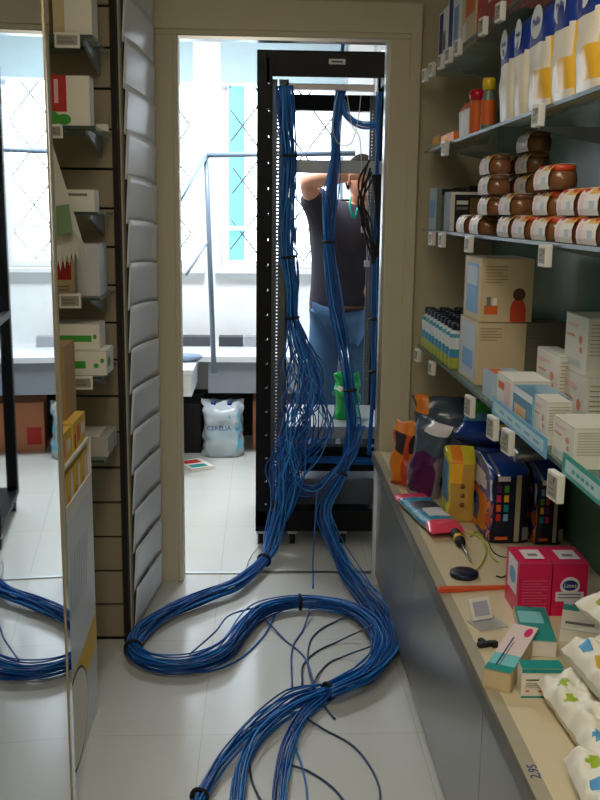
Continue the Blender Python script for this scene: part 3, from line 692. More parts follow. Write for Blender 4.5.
def on(shelf, pa, pb, X, top, depth, name, lab, cat, mat, pats=(), texts=(), group=None, ztop=None, z0=None, rz=0):
    """carton on a right hand shelf: its aisle face runs between the survey columns pa (far) and pb (near)"""
    z = SH[shelf] if z0 is None else z0
    y1, y0 = ys(pa, X, z + .05), ys(pb, X, z + .05)
    ym = y0; h = ztop - z if ztop else aX(pb, top, X).z - z
    return carton(name, lab, cat, depth, y1 - y0, h, mat, pats, texts, loc=(X + depth / 2, (y0 + y1) / 2, z + .0005), rz=rz, group=group)
NAVY = M('navy_print', (28, 40, 110), .45); YEL = M('yellow_print', (236, 176, 40), .5); ORG = M('orange_print', (216, 98, 34), .5); RED = M('red_print', (186, 40, 40), .5)
SKYB = M('sky_blue_print', (110, 160, 205), .45); TEALP = M('teal_print', (24, 140, 140), .5); GRN = M('green_print', (60, 160, 50), .5); PINK = M('hot_pink_print', (214, 40, 104), .45)
MAG = M('dark_magenta_print', (168, 26, 84), .45); BEIGE = M('beige_card', (204, 184, 146), .6); PALEP = M('pale_pink_print', (232, 190, 196), .5); PURP = M('purple_print', (92, 34, 110), .3)
# --- top shelf boxes
on(1, 438, 446, .60, 0, .10, 'medicine_carton', 'slim blue and white carton on the top shelf nearest the doorway', 'carton', WHITEG, [('L', .1, .0, .55, .95, NAVY), ('L', .6, .3, .9, .6, GINK)], ztop=2.09)
on(1, 447, 459, .60, 0, .10, 'medicine_carton', 'blue and white carton on the top shelf beside the slim one', 'carton', WHITEG, [('L', .1, .1, .45, .9, NAVY), ('L', .55, .2, .9, .7, SKYB)], ztop=2.12)
on(1, 461, 475, .60, 0, .11, 'medicine_carton', 'cream carton with orange stripe on the top shelf', 'carton', BEIGE, [('L', .3, .35, .95, .95, ORG), ('L', .1, .1, .4, .3, PAPER)], ztop=2.16)
on(1, 477, 520, .60, 0, .13, 'medicine_carton', 'large dark red carton at the near end of the top shelf', 'carton', M('dark_red_card', (150, 26, 30), .5), [('L', .0, .0, .12, 1, RED), ('L', .3, .3, .8, .6, PAPER)], ztop=2.15)
# --- second shelf
z2 = SH[2]
on(2, 431, 440, .60, 134, .07, 'small_packet', 'small clear and yellow packet at the far end of the second shelf', 'packet', M('clear_grey_film', (170, 160, 150), .3), [('L', .3, .4, .9, .9, YEL)])
on(2, 441, 454, .59, 131, .08, 'small_packet', 'small orange packet beside the yellow one on the second shelf', 'packet', M('orange_film', (224, 128, 30), .4), [('L', .1, .6, .5, .9, YEL)])
def pouch_on(px0, px1, X, ztop, d, fn, name, lab, cat, seed, group=None, z0=z2, **k):
    y1, y0 = ys(px0, X, z0 + .08), ys(px1, X, z0 + .08)
    b = pouch(y1 - y0 - .004, d, ztop - z0, fn, seed=seed, **k)
    return b, dict(name=name, label=lab, cat=cat, group=group, loc=(X + d / 2, (y0 + y1) / 2, z0 + .0005), rot=(0, 0, -math.pi / 2))
CLR = M('white_film', (222, 214, 206), .35)
b, k = pouch_on(455, 471, .59, 1.755, .06, lambda u, v: CLR if .62 < u < .92 and v < .75 else M('salmon_film', (220, 100, 66), .4), 'snack_pouch', 'orange and white snack pouch on the second shelf', 'pouch', 1); b.build(**k)
b, k = pouch_on(472, 478, .665, 1.745, .05, lambda u, v: ORG if v > .4 else M('olive_film', (150, 140, 60), .4), 'snack_pouch', 'narrow orange and olive pouch behind the bottles on the second shelf', 'pouch', 2); b.build(**k)
def bottle(name, lab, px, X, z, r, h, body, cap, capr=None, lbl=None, group=None):
    y = ys(px, X, z + .05); capr = capr or r * .6
    t = thing(name, lab, 'bottle', (X, y, z + .0005), 0, group)
    MB().lathe([(0, 0), (r * .95, 0), (r, .005), (r, h * .15), (r, h * .16, lbl or body), (r, h * .58, lbl or body), (r, h * .6), (r * .75, h * .72), (capr * .8, h * .76), (capr * .8, h * .8), (0, h * .8)], body, 16).build('bottle_body', t)
    MB().lathe([(0, h * .78), (capr, h * .78), (capr, h * .97), (capr * .8, h), (0, h)], cap, 16).build('bottle_cap', t)
    return t
bottle('syrup_bottle', 'squeeze bottle with big red cap on the second shelf', 477, .605, z2, .022, .126, ORG, M('glossy_red_cap', (190, 20, 44), .2), .024)
bottle('syrup_bottle', 'squeeze bottle with round yellow cap beside the blue pouches', 488, .615, z2, .020, .146, M('grey_green_bottle', (110, 124, 110), .3), M('glossy_yellow_cap', (228, 190, 40), .25), .018, ORG)
# the six blue/white pouches
CREAMF = M('cream_film', (232, 222, 204), .3); BLF = M('royal_blue_film', (28, 56, 140), .3); GOLD = M('golden_film', (240, 186, 60), .3); LILY = M('pale_label', (214, 220, 228), .35)
spans = [(495, 508), (509, 522), (523, 545), (546, 568), (569, 594), (595, 625)]
for i, (a, b_) in enumerate(spans):
    X = .58; y1, y0 = ys(a, X, z2 + .1), ys(b_, X, z2 + .1); h = .232; wd = y1 - y0 - .006
    gold = i >= 2
    def fn(u, v, gold=gold):
        f = (u - .5) / .5 if u > .5 else -1
        if v > .60 + .08 * abs(f - .5): return BLF
        if gold and u > .5 and (f > .84 or (.52 < f < .84 and .1 < v < .38)): return GOLD
        if gold and u < .12: return GOLD
        return CREAMF
    pb = pouch(wd, .075, h, fn, seed=i, crimp=.25, crk=.004, nu=48, nv=30, ex=3.4)
    ov = [(wd * .27 * math.cos(q * math.pi / 12), -.0385, h * .80 + .034 * math.sin(q * math.pi / 12)) for q in range(24)]
    pb.add(ov, [tuple(range(24))], LILY)
    pb.text('Mellin', min(.026, wd * .15), M('royal_blue_film', (28, 56, 140)), TR(0, -.0392, h * .80, math.pi / 2, .0, 0))
    pb.build('powder_pouch', None, 'tall %s powder pouch with blue top, %s of six from the doorway' % ('cream' if not gold else 'white and yellow', ORD[i]), 'pouch', 'six tall blue topped pouches on the second shelf', loc=(X + .04, (y0 + y1) / 2, z2 + .0005), rot=(0, 0, -math.pi / 2))
# --- third shelf: cartons at the far end, then jars
z3 = SH[3]
on(3, 429, 435, .60, 188, .05, 'medicine_carton', 'pale blue and white carton at the far end of the jar shelf', 'carton', M('pale_blue_card', (170, 190, 204), .5), [('L', .1, .3, .9, .7, SKYB), ('F', .1, .1, .9, .9, M('pale_blue_card', (170, 190, 204)))])
on(3, 436, 441, .605, 189, .08, 'medicine_carton', 'greyish green carton behind the pale blue one on the jar shelf', 'carton', M('grey_green_card', (96, 104, 92), .5), [('F', 0, .85, 1, 1, INK)])
on(3, 444, 450, .60, 192, .14, 'chocolate_carton', 'black and brown carton with white edge beside the jars', 'carton', M('black_card', (26, 24, 26), .4),
   [('F', .0, .0, .1, 1, PAPER), ('F', .1, .93, 1, 1, PAPER), ('F', .45, .05, .7, .85, M('ochre_card', (110, 80, 36), .5)), ('F', .14, .55, .40, .62, GINK), ('F', .14, .68, .40, .78, PAPER), ('F', .72, .05, 1, .85, M('brown_card', (60, 44, 30), .5))])
on(3, 452, 468, .70, 186, .12, 'chocolate_carton', 'long black carton standing behind the jar pyramid on the shelf', 'carton', M('black_card', (26, 24, 26)), [('L', .05, .7, .95, .9, GINK)])
JG = M('brown_puree_glass', (120, 78, 48), .25, coat=.3); JL = M('brown_jar_lid', (104, 70, 46), .4); SLV = M('white_sleeve_card', (226, 220, 212), .5); SLY = M('yellow_sleeve_card', (220, 176, 80), .5); JR = M('orange_red_lid', (196, 66, 30), .4)
SILV_ = M('pale_steel_print', (176, 186, 198), .5)
def jar_pack(y, x, z, lab, hot=False):
    t = thing('food_jar_pack', lab, 'jar pack', (x, y, z), 0, 'twin packs of brown food jars piled on the third shelf')
    for s_ in (-1, 1):
        j = MB(); j.lathe([(0, 0), (.026, 0), (.030, .006), (.031, .020), (.029, .034), (.024, .038), (0, .038)], JG, 16, TR(0, s_ * .032, 0)); jo = j.build('jar', t)
        l = MB(); l.lathe([(0, .037), (.0265, .037), (.0275, .040), (.0275, .047), (.025, .049), (0, .049)], JR if hot else JL, 16, TR(0, s_ * .032, 0)); l.build('lid', jo)
    m = MB(); e = .0335
    pr_ = [(-e + .003, .001), (-e, .012), (-e, .026), (-e + .004, .038), (-e + .012, .047), (-e + .022, .0505), (.020, .0505)]
    for (xa, za), (xb, zb), mt in zip(pr_[:-1], pr_[1:], (SLV, SLV, SLV, SLY, SLY, SLV)):
        cuts = [(-.052, -.034, SLV), (-.034, -.008, SILV_ if za == .012 else SLV), (-.008, .022, SLV), (.022, .042, PALEP if za < .03 else SLV), (.042, .052, SLV)] if mt is SLV else [(-.052, .004, SLY), (.004, .052, SLV)]
        for a, b_, mm in cuts: m.add([(xa, a, za), (xa, b_, za), (xb, b_, zb), (xb, a, zb)], [(0, 1, 2, 3)], mm)
    so = m.build('sleeve', t); q = so.modifiers.new('s', 'SOLIDIFY'); q.thickness = .0006
LH = .0512
cols = [(463, 1, 0), (480, 4, 0), (509, 2, 0), (526, 1, 0), (545, 3, 0), (575, 2, 0), (598, 2, 0)]
lv = ['on the glass', 'second layer', 'third layer', 'fourth layer', 'fifth layer']
ycol = [2.80, 2.62, 2.30, 2.16, 2.00, 1.83, 1.70]
for i, (c_, n) in enumerate(zip(ycol, (1, 4, 2, 1, 3, 2, 2))):
    for k_ in range(n):
        jar_pack(c_ - (.09 if i == 1 and k_ else 0) + (.012 if k_ % 2 else 0), .605 + (.004 if k_ % 2 else 0), z3 + .0006 + k_ * LH, 'brown food jar pack, front pile %s from the doorway, %s' % (ORD[i], lv[k_]), hot=(i > 2))
for i, (c_, n) in enumerate(((2.60, 4), (2.44, 5), (2.28, 2), (2.12, 1), (1.98, 1), (1.82, 1))):
    for k_ in range(n):
        jar_pack(c_, .678, z3 + .0006 + k_ * LH, 'brown food jar pack, back pile %s from the doorway, %s' % (ORD[i], lv[k_]))
# --- fourth shelf
z4 = SH[4]
VW = M('white_vial_label', (210, 220, 224), .4); VB = M('blue_vial', (60, 140, 190), .3); VG = M('lime_vial_foot', (168, 176, 70), .4); VC = M('navy_vial_cap', (20, 26, 56), .35); VT = M('turquoise_vial_band', (60, 150, 170), .4)
first = None
vy = [3.40 - i * .062 for i in range(9)]
for j in range(4):
    for i, y in enumerate(vy):
        lab = 'small blue capped vial, %s from the doorway, %s' % (ORD[i], ['front row', 'second row', 'third row', 'back row'][j])
        if first is None:
            t = thing('vial', lab, 'vial', (0, 0, 0), 0, 'rows of small blue capped vials on the lowest shelf'); first = t
            VS = Matrix.Diagonal((1.12, 1.12, 1.18, 1)); m = MB(); m.lathe([(0, 0), (.022, 0, VG), (.0235, .004, VG), (.0235, .03, VB), (.0235, .042, VT), (.0225, .052, VW), (.0235, .062, VW), (.0235, .082, VT), (.021, .092, VW), (.012, .099, VW), (.012, .104, VW), (0, .104)], VG, 14, VS)
            m.build('bottle_body', t)
            MB().lathe([(0, .101), (.016, .101), (.017, .104), (.017, .116), (.015, .119), (0, .119)], VC, 14, VS).build('bottle_cap', t)
        else:
            t = first.copy(); COL.objects.link(t); t['label'] = lab
            for c_ in first.children:
                d = c_.copy(); COL.objects.link(d); d.parent = t
        t.location = (.60 + .052 * j, y, z4 + .0005)
def big_pats():
    return [('L', .15, .1, .85, .9, SKYB), ('L', .2, .55, .8, .85, M('silver_print', (186, 196, 204), .2, .5)), ('F', .08, .12, .34, .26, ORG), ('F', .12, .24, .20, .40, GINK), ('F', .24, .26, .32, .38, WHITEG), ('F', .58, .0, .88, .38, M('red_orange_print', (206, 70, 40), .5), 'oval'), ('F', .58, .0, .88, .18, M('red_orange_print', (206, 70, 40), .5)), ('F', .62, .34, .86, .54, M('brown_hair_print', (90, 60, 40), .6), 'oval')] + lines('F', .08, .5, .62, .92, 6, M('tan_ink', (150, 130, 96), .6), .25)
on(4, 459, 476, .595, 318, .135, 'baby_food_carton', 'big beige carton with blue narrow side, lower of the stacked pair', 'carton', BEIGE, [('L', .1, .05, .9, .95, M('silver_print', (186, 196, 204))), ('L', .2, .2, .8, .5, SKYB)] + lines('F', .06, .5, .72, .95, 5, M('tan_ink', (150, 130, 96)), .25) + [('F', .5, .0, .9, .25, PALEP), ('F', .6, .05, .8, .2, ORG, 'oval')], ztop=1.13)
on(4, 464, 480, .60, 256, .145, 'baby_food_carton', 'beige carton with orange toddler picture stacked above its twin', 'carton', BEIGE, big_pats(), z0=1.132, ztop=1.305)
# items farther back
on(4, 508, 520, .72, 320, .12, 'medicine_carton', 'grey carton with blue and white narrow side behind the small cartons', 'carton', M('grey_beige_card', (118, 110, 94), .5), [('L', .1, .1, .9, .5, NAVY), ('L', .1, .55, .9, .9, WHITEG)] + lines('F', .1, .7, .5, .85, 5, GINK, .25), ztop=1.13)
on(4, 483, 492, .585, 366, .08, 'medicine_carton', 'small pale blue carton at the shelf edge beside the big pair', 'carton', M('pale_blue_card', (170, 190, 204)), [('T', .1, .1, .5, .9, ORG)], ztop=1.025)
on(4, 497, 512, .58, 370, .09, 'medicine_carton', 'small pink and white carton behind the pale blue strip', 'carton', PAPER, [('L', .55, .1, .85, .9, PALEP), ('L', .1, .6, .5, .8, ORG)], ztop=1.045)
on(4, 513, 532, .58, 382, .08, 'blister_carton', 'shiny blue and orange carton in clear film at the shelf edge', 'carton', M('shiny_blue_film', (120, 170, 200), .1), [('L', .1, .05, .7, .55, M('orange_cream_print', (220, 180, 130), .4)), ('L', .0, .8, 1, 1, WHITEG)], ztop=1.04)
def white_carton(pa, pb, X, z0, zt, lab, depth=.11, big=False):
    pats = [('L', .62, .50, .78, .66, M('soft_orange_print', (224, 140, 100), .5), 'oval'), ('L', .68, .34, .80, .46, M('soft_orange_print', (224, 140, 100), .5), 'oval'), ('L', .08, .08, .75, .20, M('silver_grey_print', (190, 204, 206), .3)), ('L', .1, .60, .45, .64, M('soft_orange_print', (224, 140, 100))), ('L', .1, .78, .6, .84, PALEP)] + lines('F', .05, .95, .35, .95, 9, M('tan_ink', (150, 130, 96)), .18) + [('F', .50, .12, .72, .28, INK)]
    return on(4, pa, pb, X, 0, depth, 'medicine_carton', lab, 'carton', PAPER, pats, (), 'white medicine cartons with orange mark on the lowest shelf', ztop=zt, z0=z0)
def zz(px, py, X): return aX(px, py, X).z
white_carton(534, 547, .585, z4, zz(547, 402, .585), 'white carton with orange mark standing between the blue film carton and stack', .05)
white_carton(553, 574, .58, z4, zz(574, 428, .58), 'white carton with orange mark at the shelf edge below the near stack', .12)
za = zz(556, 411, .70); white_carton(534, 557, .70, z4, za, 'white orange-marked carton in second row, lower under another', .05)
white_carton(536, 558, .70, za + .0005, zz(558, 356, .70), 'white orange-marked carton in second row, standing on another', .05)
za = zz(585, 452, .72); zb = zz(585, 376, .72)
white_carton(563, 586, .72, z4, za, 'white orange-marked carton lowest in the near stack', .12)
white_carton(561, 584, .715, za + .0005, zb, 'white orange-marked carton in the middle of the near stack', .12)
white_carton(565, 587, .72, zb + .0005, zz(587, 318, .72), 'white orange-marked carton on top of the near stack', .12)
# ------------------------------------------------------------------ THINGS ON THE COUNTER
CT = CZ + .0008
def ctop(px, py, Y): return aY(px, py, Y).z - CT
SILV = M('silver_film', (170, 170, 178), .18, .6); GREYF = M('slate_film', (70, 84, 100), .22); WFILM = M('white_print_film', (216, 210, 214), .3)
def cpouch(w, d, h, fn, x, y, rz, name, lab, cat, tilt=0, roll=0, z=CT, **k):
    return pouch(w, d, h, fn, **k).build(name, None, lab, cat, loc=(x, y, z), rot=(tilt, roll, rz))
ORF = M('orange_film', (224, 128, 30)); ORR = M('red_orange_film', (200, 74, 40), .3); LBLF = M('light_blue_film', (70, 130, 160), .3)
cpouch(.085, .06, .215, lambda u, v: (LBLF if u < .6 else ORF) if v > .82 else (ORR if (.55 < u < .68 or .8 < u < .92 or v < .1) else ORF if v < .55 else M('dark_film', (50, 44, 48), .3)), .475, 3.10, -.9, 'snack_bag', 'orange snack bag with crimped blue top next to the doorway', 'bag', seed=21, flare=1.6, crimp=.45, tilt=-.06, crk=.014)
PRF = M('dark_purple_film', (84, 26, 80), .22); CLF = M('clear_silver_film', (150, 142, 156), .12, .3)
pb = pouch(.125, .08, .255, lambda u, v: WFILM if (v > .80 and .72 < u < .98) else (PRF if (.60 < u < .93 and .06 < v < .60) else GREYF if v > .6 else CLF), seed=22, crimp=.45, flare=.9, crk=.013)
pb.build('snack_bag', None, 'clear and purple snack bag leaning forward with white corner label', 'bag', loc=(.520, 2.97, CT), rot=(-.10, .10, -.95))
cpouch(.24, .12, .29, lambda u, v: ORF if (v > .80 and .55 < u < .68) else PURP if (v < .72 and v > .35 and .78 < u < .92) else GREYF, .64, 3.14, -.2, 'snack_bag', 'big slate grey bag with orange corner and purple patch behind the smaller bags', 'bag', seed=23, crimp=.5, flare=.3, crk=.012)
cpouch(.16, .09, .235, lambda u, v: PURP if .7 < u < .9 and v > .3 else M('ink_blue_film', (34, 38, 70), .2), .800, 2.98, -.1, 'snack_bag', 'dark blue and purple bag against the green panel', 'bag', seed=29, crimp=.5, crk=.012)
YF = M('lemon_film', (206, 190, 50), .25); TANF = M('tan_gold_film', (190, 150, 70), .3)
def yfn(u, v):
    f = u * 4 % 4                       # u .5-.75 : far side, .625-.875 : front (-Y)
    if v > .80: return ORF if .7 < u < .76 else YF
    if .44 < u < .62: return LBLF if v > .25 else YF
    if .68 < u < .74 and v > .55: return YEL
    if .66 < u < .84: return TANF
    return YF
pb = pouch(.085, .14, .215, yfn, ex=7, crimp=.16, seed=24, crk=.004, bot=.95)
for q in range(3): pb.lathe([(0, 0), (.007, 0), (.007, .001), (0, .001)], M('brown_dot_print', (110, 70, 30), .5), 10, TR(.002, -.072, .055 + .028 * q, math.pi / 2))
pb.build('wafer_pack', None, 'yellow pack with blue side standing between purple bag and blue packs', 'pack', loc=(.592, 2.76, CT), rot=(0, 0, -.05))
DB = M('deep_blue_film', (28, 60, 140), .25); DBL = M('dark_navy_film', (14, 20, 44), .3); BEF = M('beige_stripe_film', (170, 160, 130), .4)
def dpack(x0, x1, y0, y1, h, lab, sd):
    def fn(u, v):
        if v > .86: return DB if (int(u * 36) % 5) else SILV
        if .36 < u < .64:
            q = noise.noise(Vector((u * 26, v * 6, sd * 3.1)))
            if v < .52: return ORF if q > .08 else (ORR if q < -.22 else DB)
            return WFILM if ((u - .47) / .06) ** 2 + ((v - .68) / .13) ** 2 < 1 or (.57 < u < .61 and v < .8) else DB
        return DBL
    w_, d_ = x1 - x0, y1 - y0
    pb = pouch(w_, d_, h, fn, ex=7, crimp=.14, bot=.95, seed=sd, crk=.005, nu=72, nv=34); f = -d_ / 2 - .0015
    for r_ in range(4):
        for c_ in range(2):
            m = [GRN, RED, SKYB, ORG, TEALP, PINK, YEL, PURP][(r_ * 2 + c_ + sd) % 8]
            x = -w_ * .36 + c_ * w_ * .18; z = h * (.30 + .12 * r_)
            pb.box((x, f - .001, z), (x + w_ * .11, f, z + h * .085), m)
    pb.box((w_ * .10, f - .0012, h * .04), (w_ * .22, f, h * .88), BEF)
    pb.box((w_ * .30, f - .001, h * .06), (w_ * .44, f, h * .22), GINK)
    pb.box((-w_ * .34, f - .001, h * .80), (-w_ * .05, f, h * .86), WFILM); pb.box((-w_ * .36, f - .001, h * .06), (-w_ * .05, f, h * .1), ORG)
    pb.build('diaper_pack', None, lab, 'pack', loc=((x0 + x1) / 2, (y0 + y1) / 2, CT))
dpack(.628, .742, 2.50, 2.80, .225, 'dark blue diaper pack with orange toy side, beside the yellow pack', 1)
dpack(.752, .834, 2.49, 2.78, .215, 'dark blue diaper pack squeezed against the green glass panel', 4)
cpouch(.15, .06, .19, lambda u, v: GRN if v > .5 and u > .6 else (YEL if v > .7 else LBLF if v > .3 else DB), .660, 2.80, -.5, 'snack_bag', 'crumpled green and yellow bag lying over the dark blue diaper packs', 'bag', seed=27, z=CT + .222, tilt=-1.1, crk=.012)
cpouch(.14, .06, .20, lambda u, v: SILV if v < .4 else (DB if int(v * 9) % 2 else YF), .782, 2.60, .2, 'snack_bag', 'crumpled silver and blue bag lying on the pack by the green panel', 'bag', seed=28, z=CT + .213, tilt=-1.2, crk=.012)
# pink and blue soft pack lying flat
PKF = M('coral_pink_film', (226, 70, 100), .25); CYF = M('cyan_print_film', (40, 140, 176), .25)
def pfn(u, v):
    if v < .17 or v > .84: return PKF
    if .30 < v < .5 and (.1 < u < .4): return M('dark_grey_film', (60, 66, 76), .3)
    if .5 < v < .72 and (.1 < u < .3): return WFILM
    return CYF if (int(v * 22) + int(u * 12)) % 3 else LBLF
pf = pouch(.105, .036, .36, pfn, ex=2.6, crimp=.2, seed=31, bot=.5, crk=.004)
pf.build('pad_pack', None, 'pink and blue soft pack lying flat near the counter front edge', 'pack', loc=(.470, 2.90, CT + .019), rot=(math.radians(90), 0, math.radians(9)))
# screwdriver
t = thing('screwdriver', 'yellow and black screwdriver lying on the counter by the loose wires', 'screwdriver', (.545, 2.44, CT + .0155))
YH = M('yellow_handle', (216, 176, 30), .3)
MB().tube([(0, .02, 0), (0, .03, 0), (0, .05, 0), (0, .075, 0), (0, .11, 0), (0, .125, 0)], [.008, .013, .015, .012, .015, .011], BLACKM, 14).build('grip', t)
MB().tube([(0, .048, 0), (0, .055, 0), (0, .070, 0), (0, .076, 0)], [.0153, .0158, .0145, .0125], YH, 14).build('handle_band', t)
MB().tube([(0, -.09, -.004), (0, .025, 0)], .0032, ALU, 8).build('blade', t)
# wires
for lab, pts, m_, r_ in (('loose yellow green earth wire curling beside the screwdriver', [(466, 532), (480, 538), (486, 552), (480, 566), (470, 575)], M('yellow_green_wire', (170, 176, 40), .4), .0022),
                       ('yellow green wire bending toward the dark blue packs', [(470, 536), (478, 532), (486, 545), (492, 557), (498, 562)], M('yellow_green_wire', (170, 176, 40)), .0022),
                       ('thin black wire running to the pink boxes', [(488, 540), (492, 550), (500, 556), (512, 558)], BLACKM, .0014),
                       ('short black wire end beside the pink boxes', [(496, 576), (503, 577), (510, 572)], BLACKM, .002)):
    P = cr([aZ(x, y, CT + .003) for x, y in pts], 6); m = MB(); m.tube(P, r_, m_, 6); recentre(m.build('wire', None, lab, 'wire'), P[0])
p = aZ(464, 576, CT)
m = MB(); m.lathe([(0, 0), (.034, 0), (.036, .003), (.036, .011), (.033, .013), (.0, .012)], M('navy_plastic_lid', (16, 22, 48), .4), 28); m.build('round_lid', None, 'round dark navy lid lying on the counter', 'lid', loc=(p.x, p.y, CT))
p, q = aZ(438, 592, CT), aZ(514, 588, CT); m = MB()
d = (q - p); n_ = Vector((-d.y, d.x, 0)).normalized()
a0, a1, b0, b1 = p + n_ * .010, p - n_ * .010, q + n_ * .005, q - n_ * .005; u = Vector((0, 0, .012)); u2 = Vector((0, 0, .007))
m.add([a0, a1, b1, b0, a0 + u, a1 + u, b1 + u2, b0 + u2], [(0,3,2,1),(4,5,6,7),(0,1,5,4),(1,2,6,5),(2,3,7,6),(3,0,4,7)], M('orange_red_tool', (206, 84, 44), .4))
recentre(m.build('cutting_tool', None, 'orange red tapered tool handle lying across the counter', 'tool', bevel=.002), p)
# pink boxes
WHL = M('white_gloss_label', (224, 214, 218), .35)
h = .126
def pinkbox(x0, x1, lab, near):
    w_, d_ = x1 - x0, .11
    pats = ([('F', .22, .40, .78, .74, WHL, 'oval'), ('F', .28, .48, .72, .68, NAVY, 'oval'), ('F', .10, .28, .90, .46, WHL), ('F', .34, .20, .66, .34, WHL, 'oval'), ('F', .18, .40, .82, .425, GINK), ('F', .18, .34, .82, .365, GINK)] if near else [('L', .2, .35, .9, .98, WHL), ('L', .3, .5, .8, .8, SKYB, 'oval')] + lines('F', .12, .88, .12, .72, 11, M('pale_magenta_print', (226, 110, 150), .5), .2)) + [('T', .25, .2, .85, .75, WHL), ('T', .4, .35, .7, .5, GINK)]
    txt = [('F', .5, .58, .014, 'Lines', PAPER)] if near else []
    carton('pink_carton', lab, 'carton', w_, d_, h, M('hot_pink_card', (206, 22, 80), .4), pats, txt, loc=((x0 + x1) / 2, 2.02 + d_ / 2, CT), group=None)
pinkbox(.580, .655, 'hot pink carton with white side panel, nearer the counter edge', False)
pinkbox(.658, .738, 'hot pink carton with round white front emblem, nearer the green panel', True)
# price tag on its clear foot
p = aZ(487, 624, CT)
t = thing('price_tag', 'white price tag propped on a clear foot on the counter', 'price tag', (p.x, p.y, CT), .35)
MB().box((-.035, -.03, 0), (.035, .03, .003), M('clear_acrylic', (200, 204, 204), .08, alpha=.5)).build('tag_foot', t)
m = MB(); m.box((-.026, -.004, .0), (.026, .004, .048), TAGM, TR(-.004, .012, .006, -.5)); m.build('tag_case', t, bevel=.002)
m = MB(); m.box((-.019, -.0048, .008), (.019, -.0042, .040), M('lilac_tag_face', (170, 168, 190), .4), TR(-.004, .012, .006, -.5)); m.build('tag_display', t)
p = aZ(486, 646, CT)
m = MB(); m.box((-.02, -.008, 0), (.016, .006, .010), INK); m.box((-.006, .0, 0), (.006, .026, .008), INK); m.box((.008, -.016, 0), (.02, -.004, .014), INK)
m.build('plastic_clip', None, 'small black plastic clip lying beside the pastel carton', 'clip', loc=(p.x, p.y, CT), rot=(0, 0, .3), bevel=.002)
# pastel / teal cartons
PAS = M('pale_aqua_print', (120, 196, 200), .4); TEALC = M('teal_card_print', (20, 140, 132), .45)
def lay(name, lab, near_l, near_r, far_l, z, h, mat, pats, texts=()):
    """flat carton from three counter-plane corners"""
    a, b_, c_ = [aZ(x, y, z + h) for x, y in (near_l, near_r, far_l)]
    w_ = (b_ - a).length; d_ = (c_ - a).length; ang = math.atan2((b_ - a).y, (b_ - a).x)
    ctr = a + (b_ - a) / 2 + Vector((-math.sin(ang), math.cos(ang), 0)) * d_ / 2
    return carton(name, lab, 'carton', w_, d_, h, mat, pats, texts, loc=(ctr.x, ctr.y, z), rz=ang)
lay('medicine_carton', 'pale pink and aqua carton lying slanted on the counter', (484, 668), (511, 674), (505, 622), CT, .040, BEIGE,
    [('T', 0, 0, 1, .34, PAS), ('T', 0, 0, 1, .12, TEALC), ('T', 0, .34, 1, 1, M('pale_blush_print', (226, 206, 204), .45)), ('T', .6, .75, .9, .95, PINK, 'oval'), ('T', .3, .1, .36, .7, NAVY), ('T', .42, .1, .46, .6, GINK), ('F', .05, .1, .95, .9, BEIGE)])
lay('medicine_carton', 'teal topped white carton lying flat behind the slanted one', (523, 640), (557, 642), (513, 606), CT, .034, PAPER,
    [('T', 0, 0, 1, 1, TEALC), ('T', .05, .5, .8, .85, PAS), ('T', .1, .2, .5, .3, PAPER), ('L', 0, .5, 1, 1, BEIGE)])
carton('medicine_carton', 'white carton with teal bands standing before the soft wipes packs', 'carton', .078, .035, .058, PAPER,
    [('F', 0, .86, 1, 1, TEALC), ('F', 0, 0, 1, .06, TEALC), ('F', .1, .60, .7, .64, INK), ('F', .1, .2, .2, .27, ORG, 'oval'), ('F', .4, .2, .5, .27, ORG, 'oval'), ('T', 0, 0, 1, 1, TEALC)] + lines('F', .1, .9, .38, .56, 3, GINK, .3), loc=(.530, 1.665, CT), rz=-.03)
lay('medicine_carton', 'white carton with teal rim tucked above the wipes packs', (560, 628), (603, 634), (556, 603), CT, .030, PAPER, [('T', 0, .75, 1, 1, TEALC), ('T', .1, .2, .8, .3, GINK)])
lay('medicine_carton', 'teal carton lying farthest back beside the pink boxes', (578, 604), (606, 612), (570, 592), CT, .045, TEALC, [('T', .1, .2, .7, .4, PAS)])
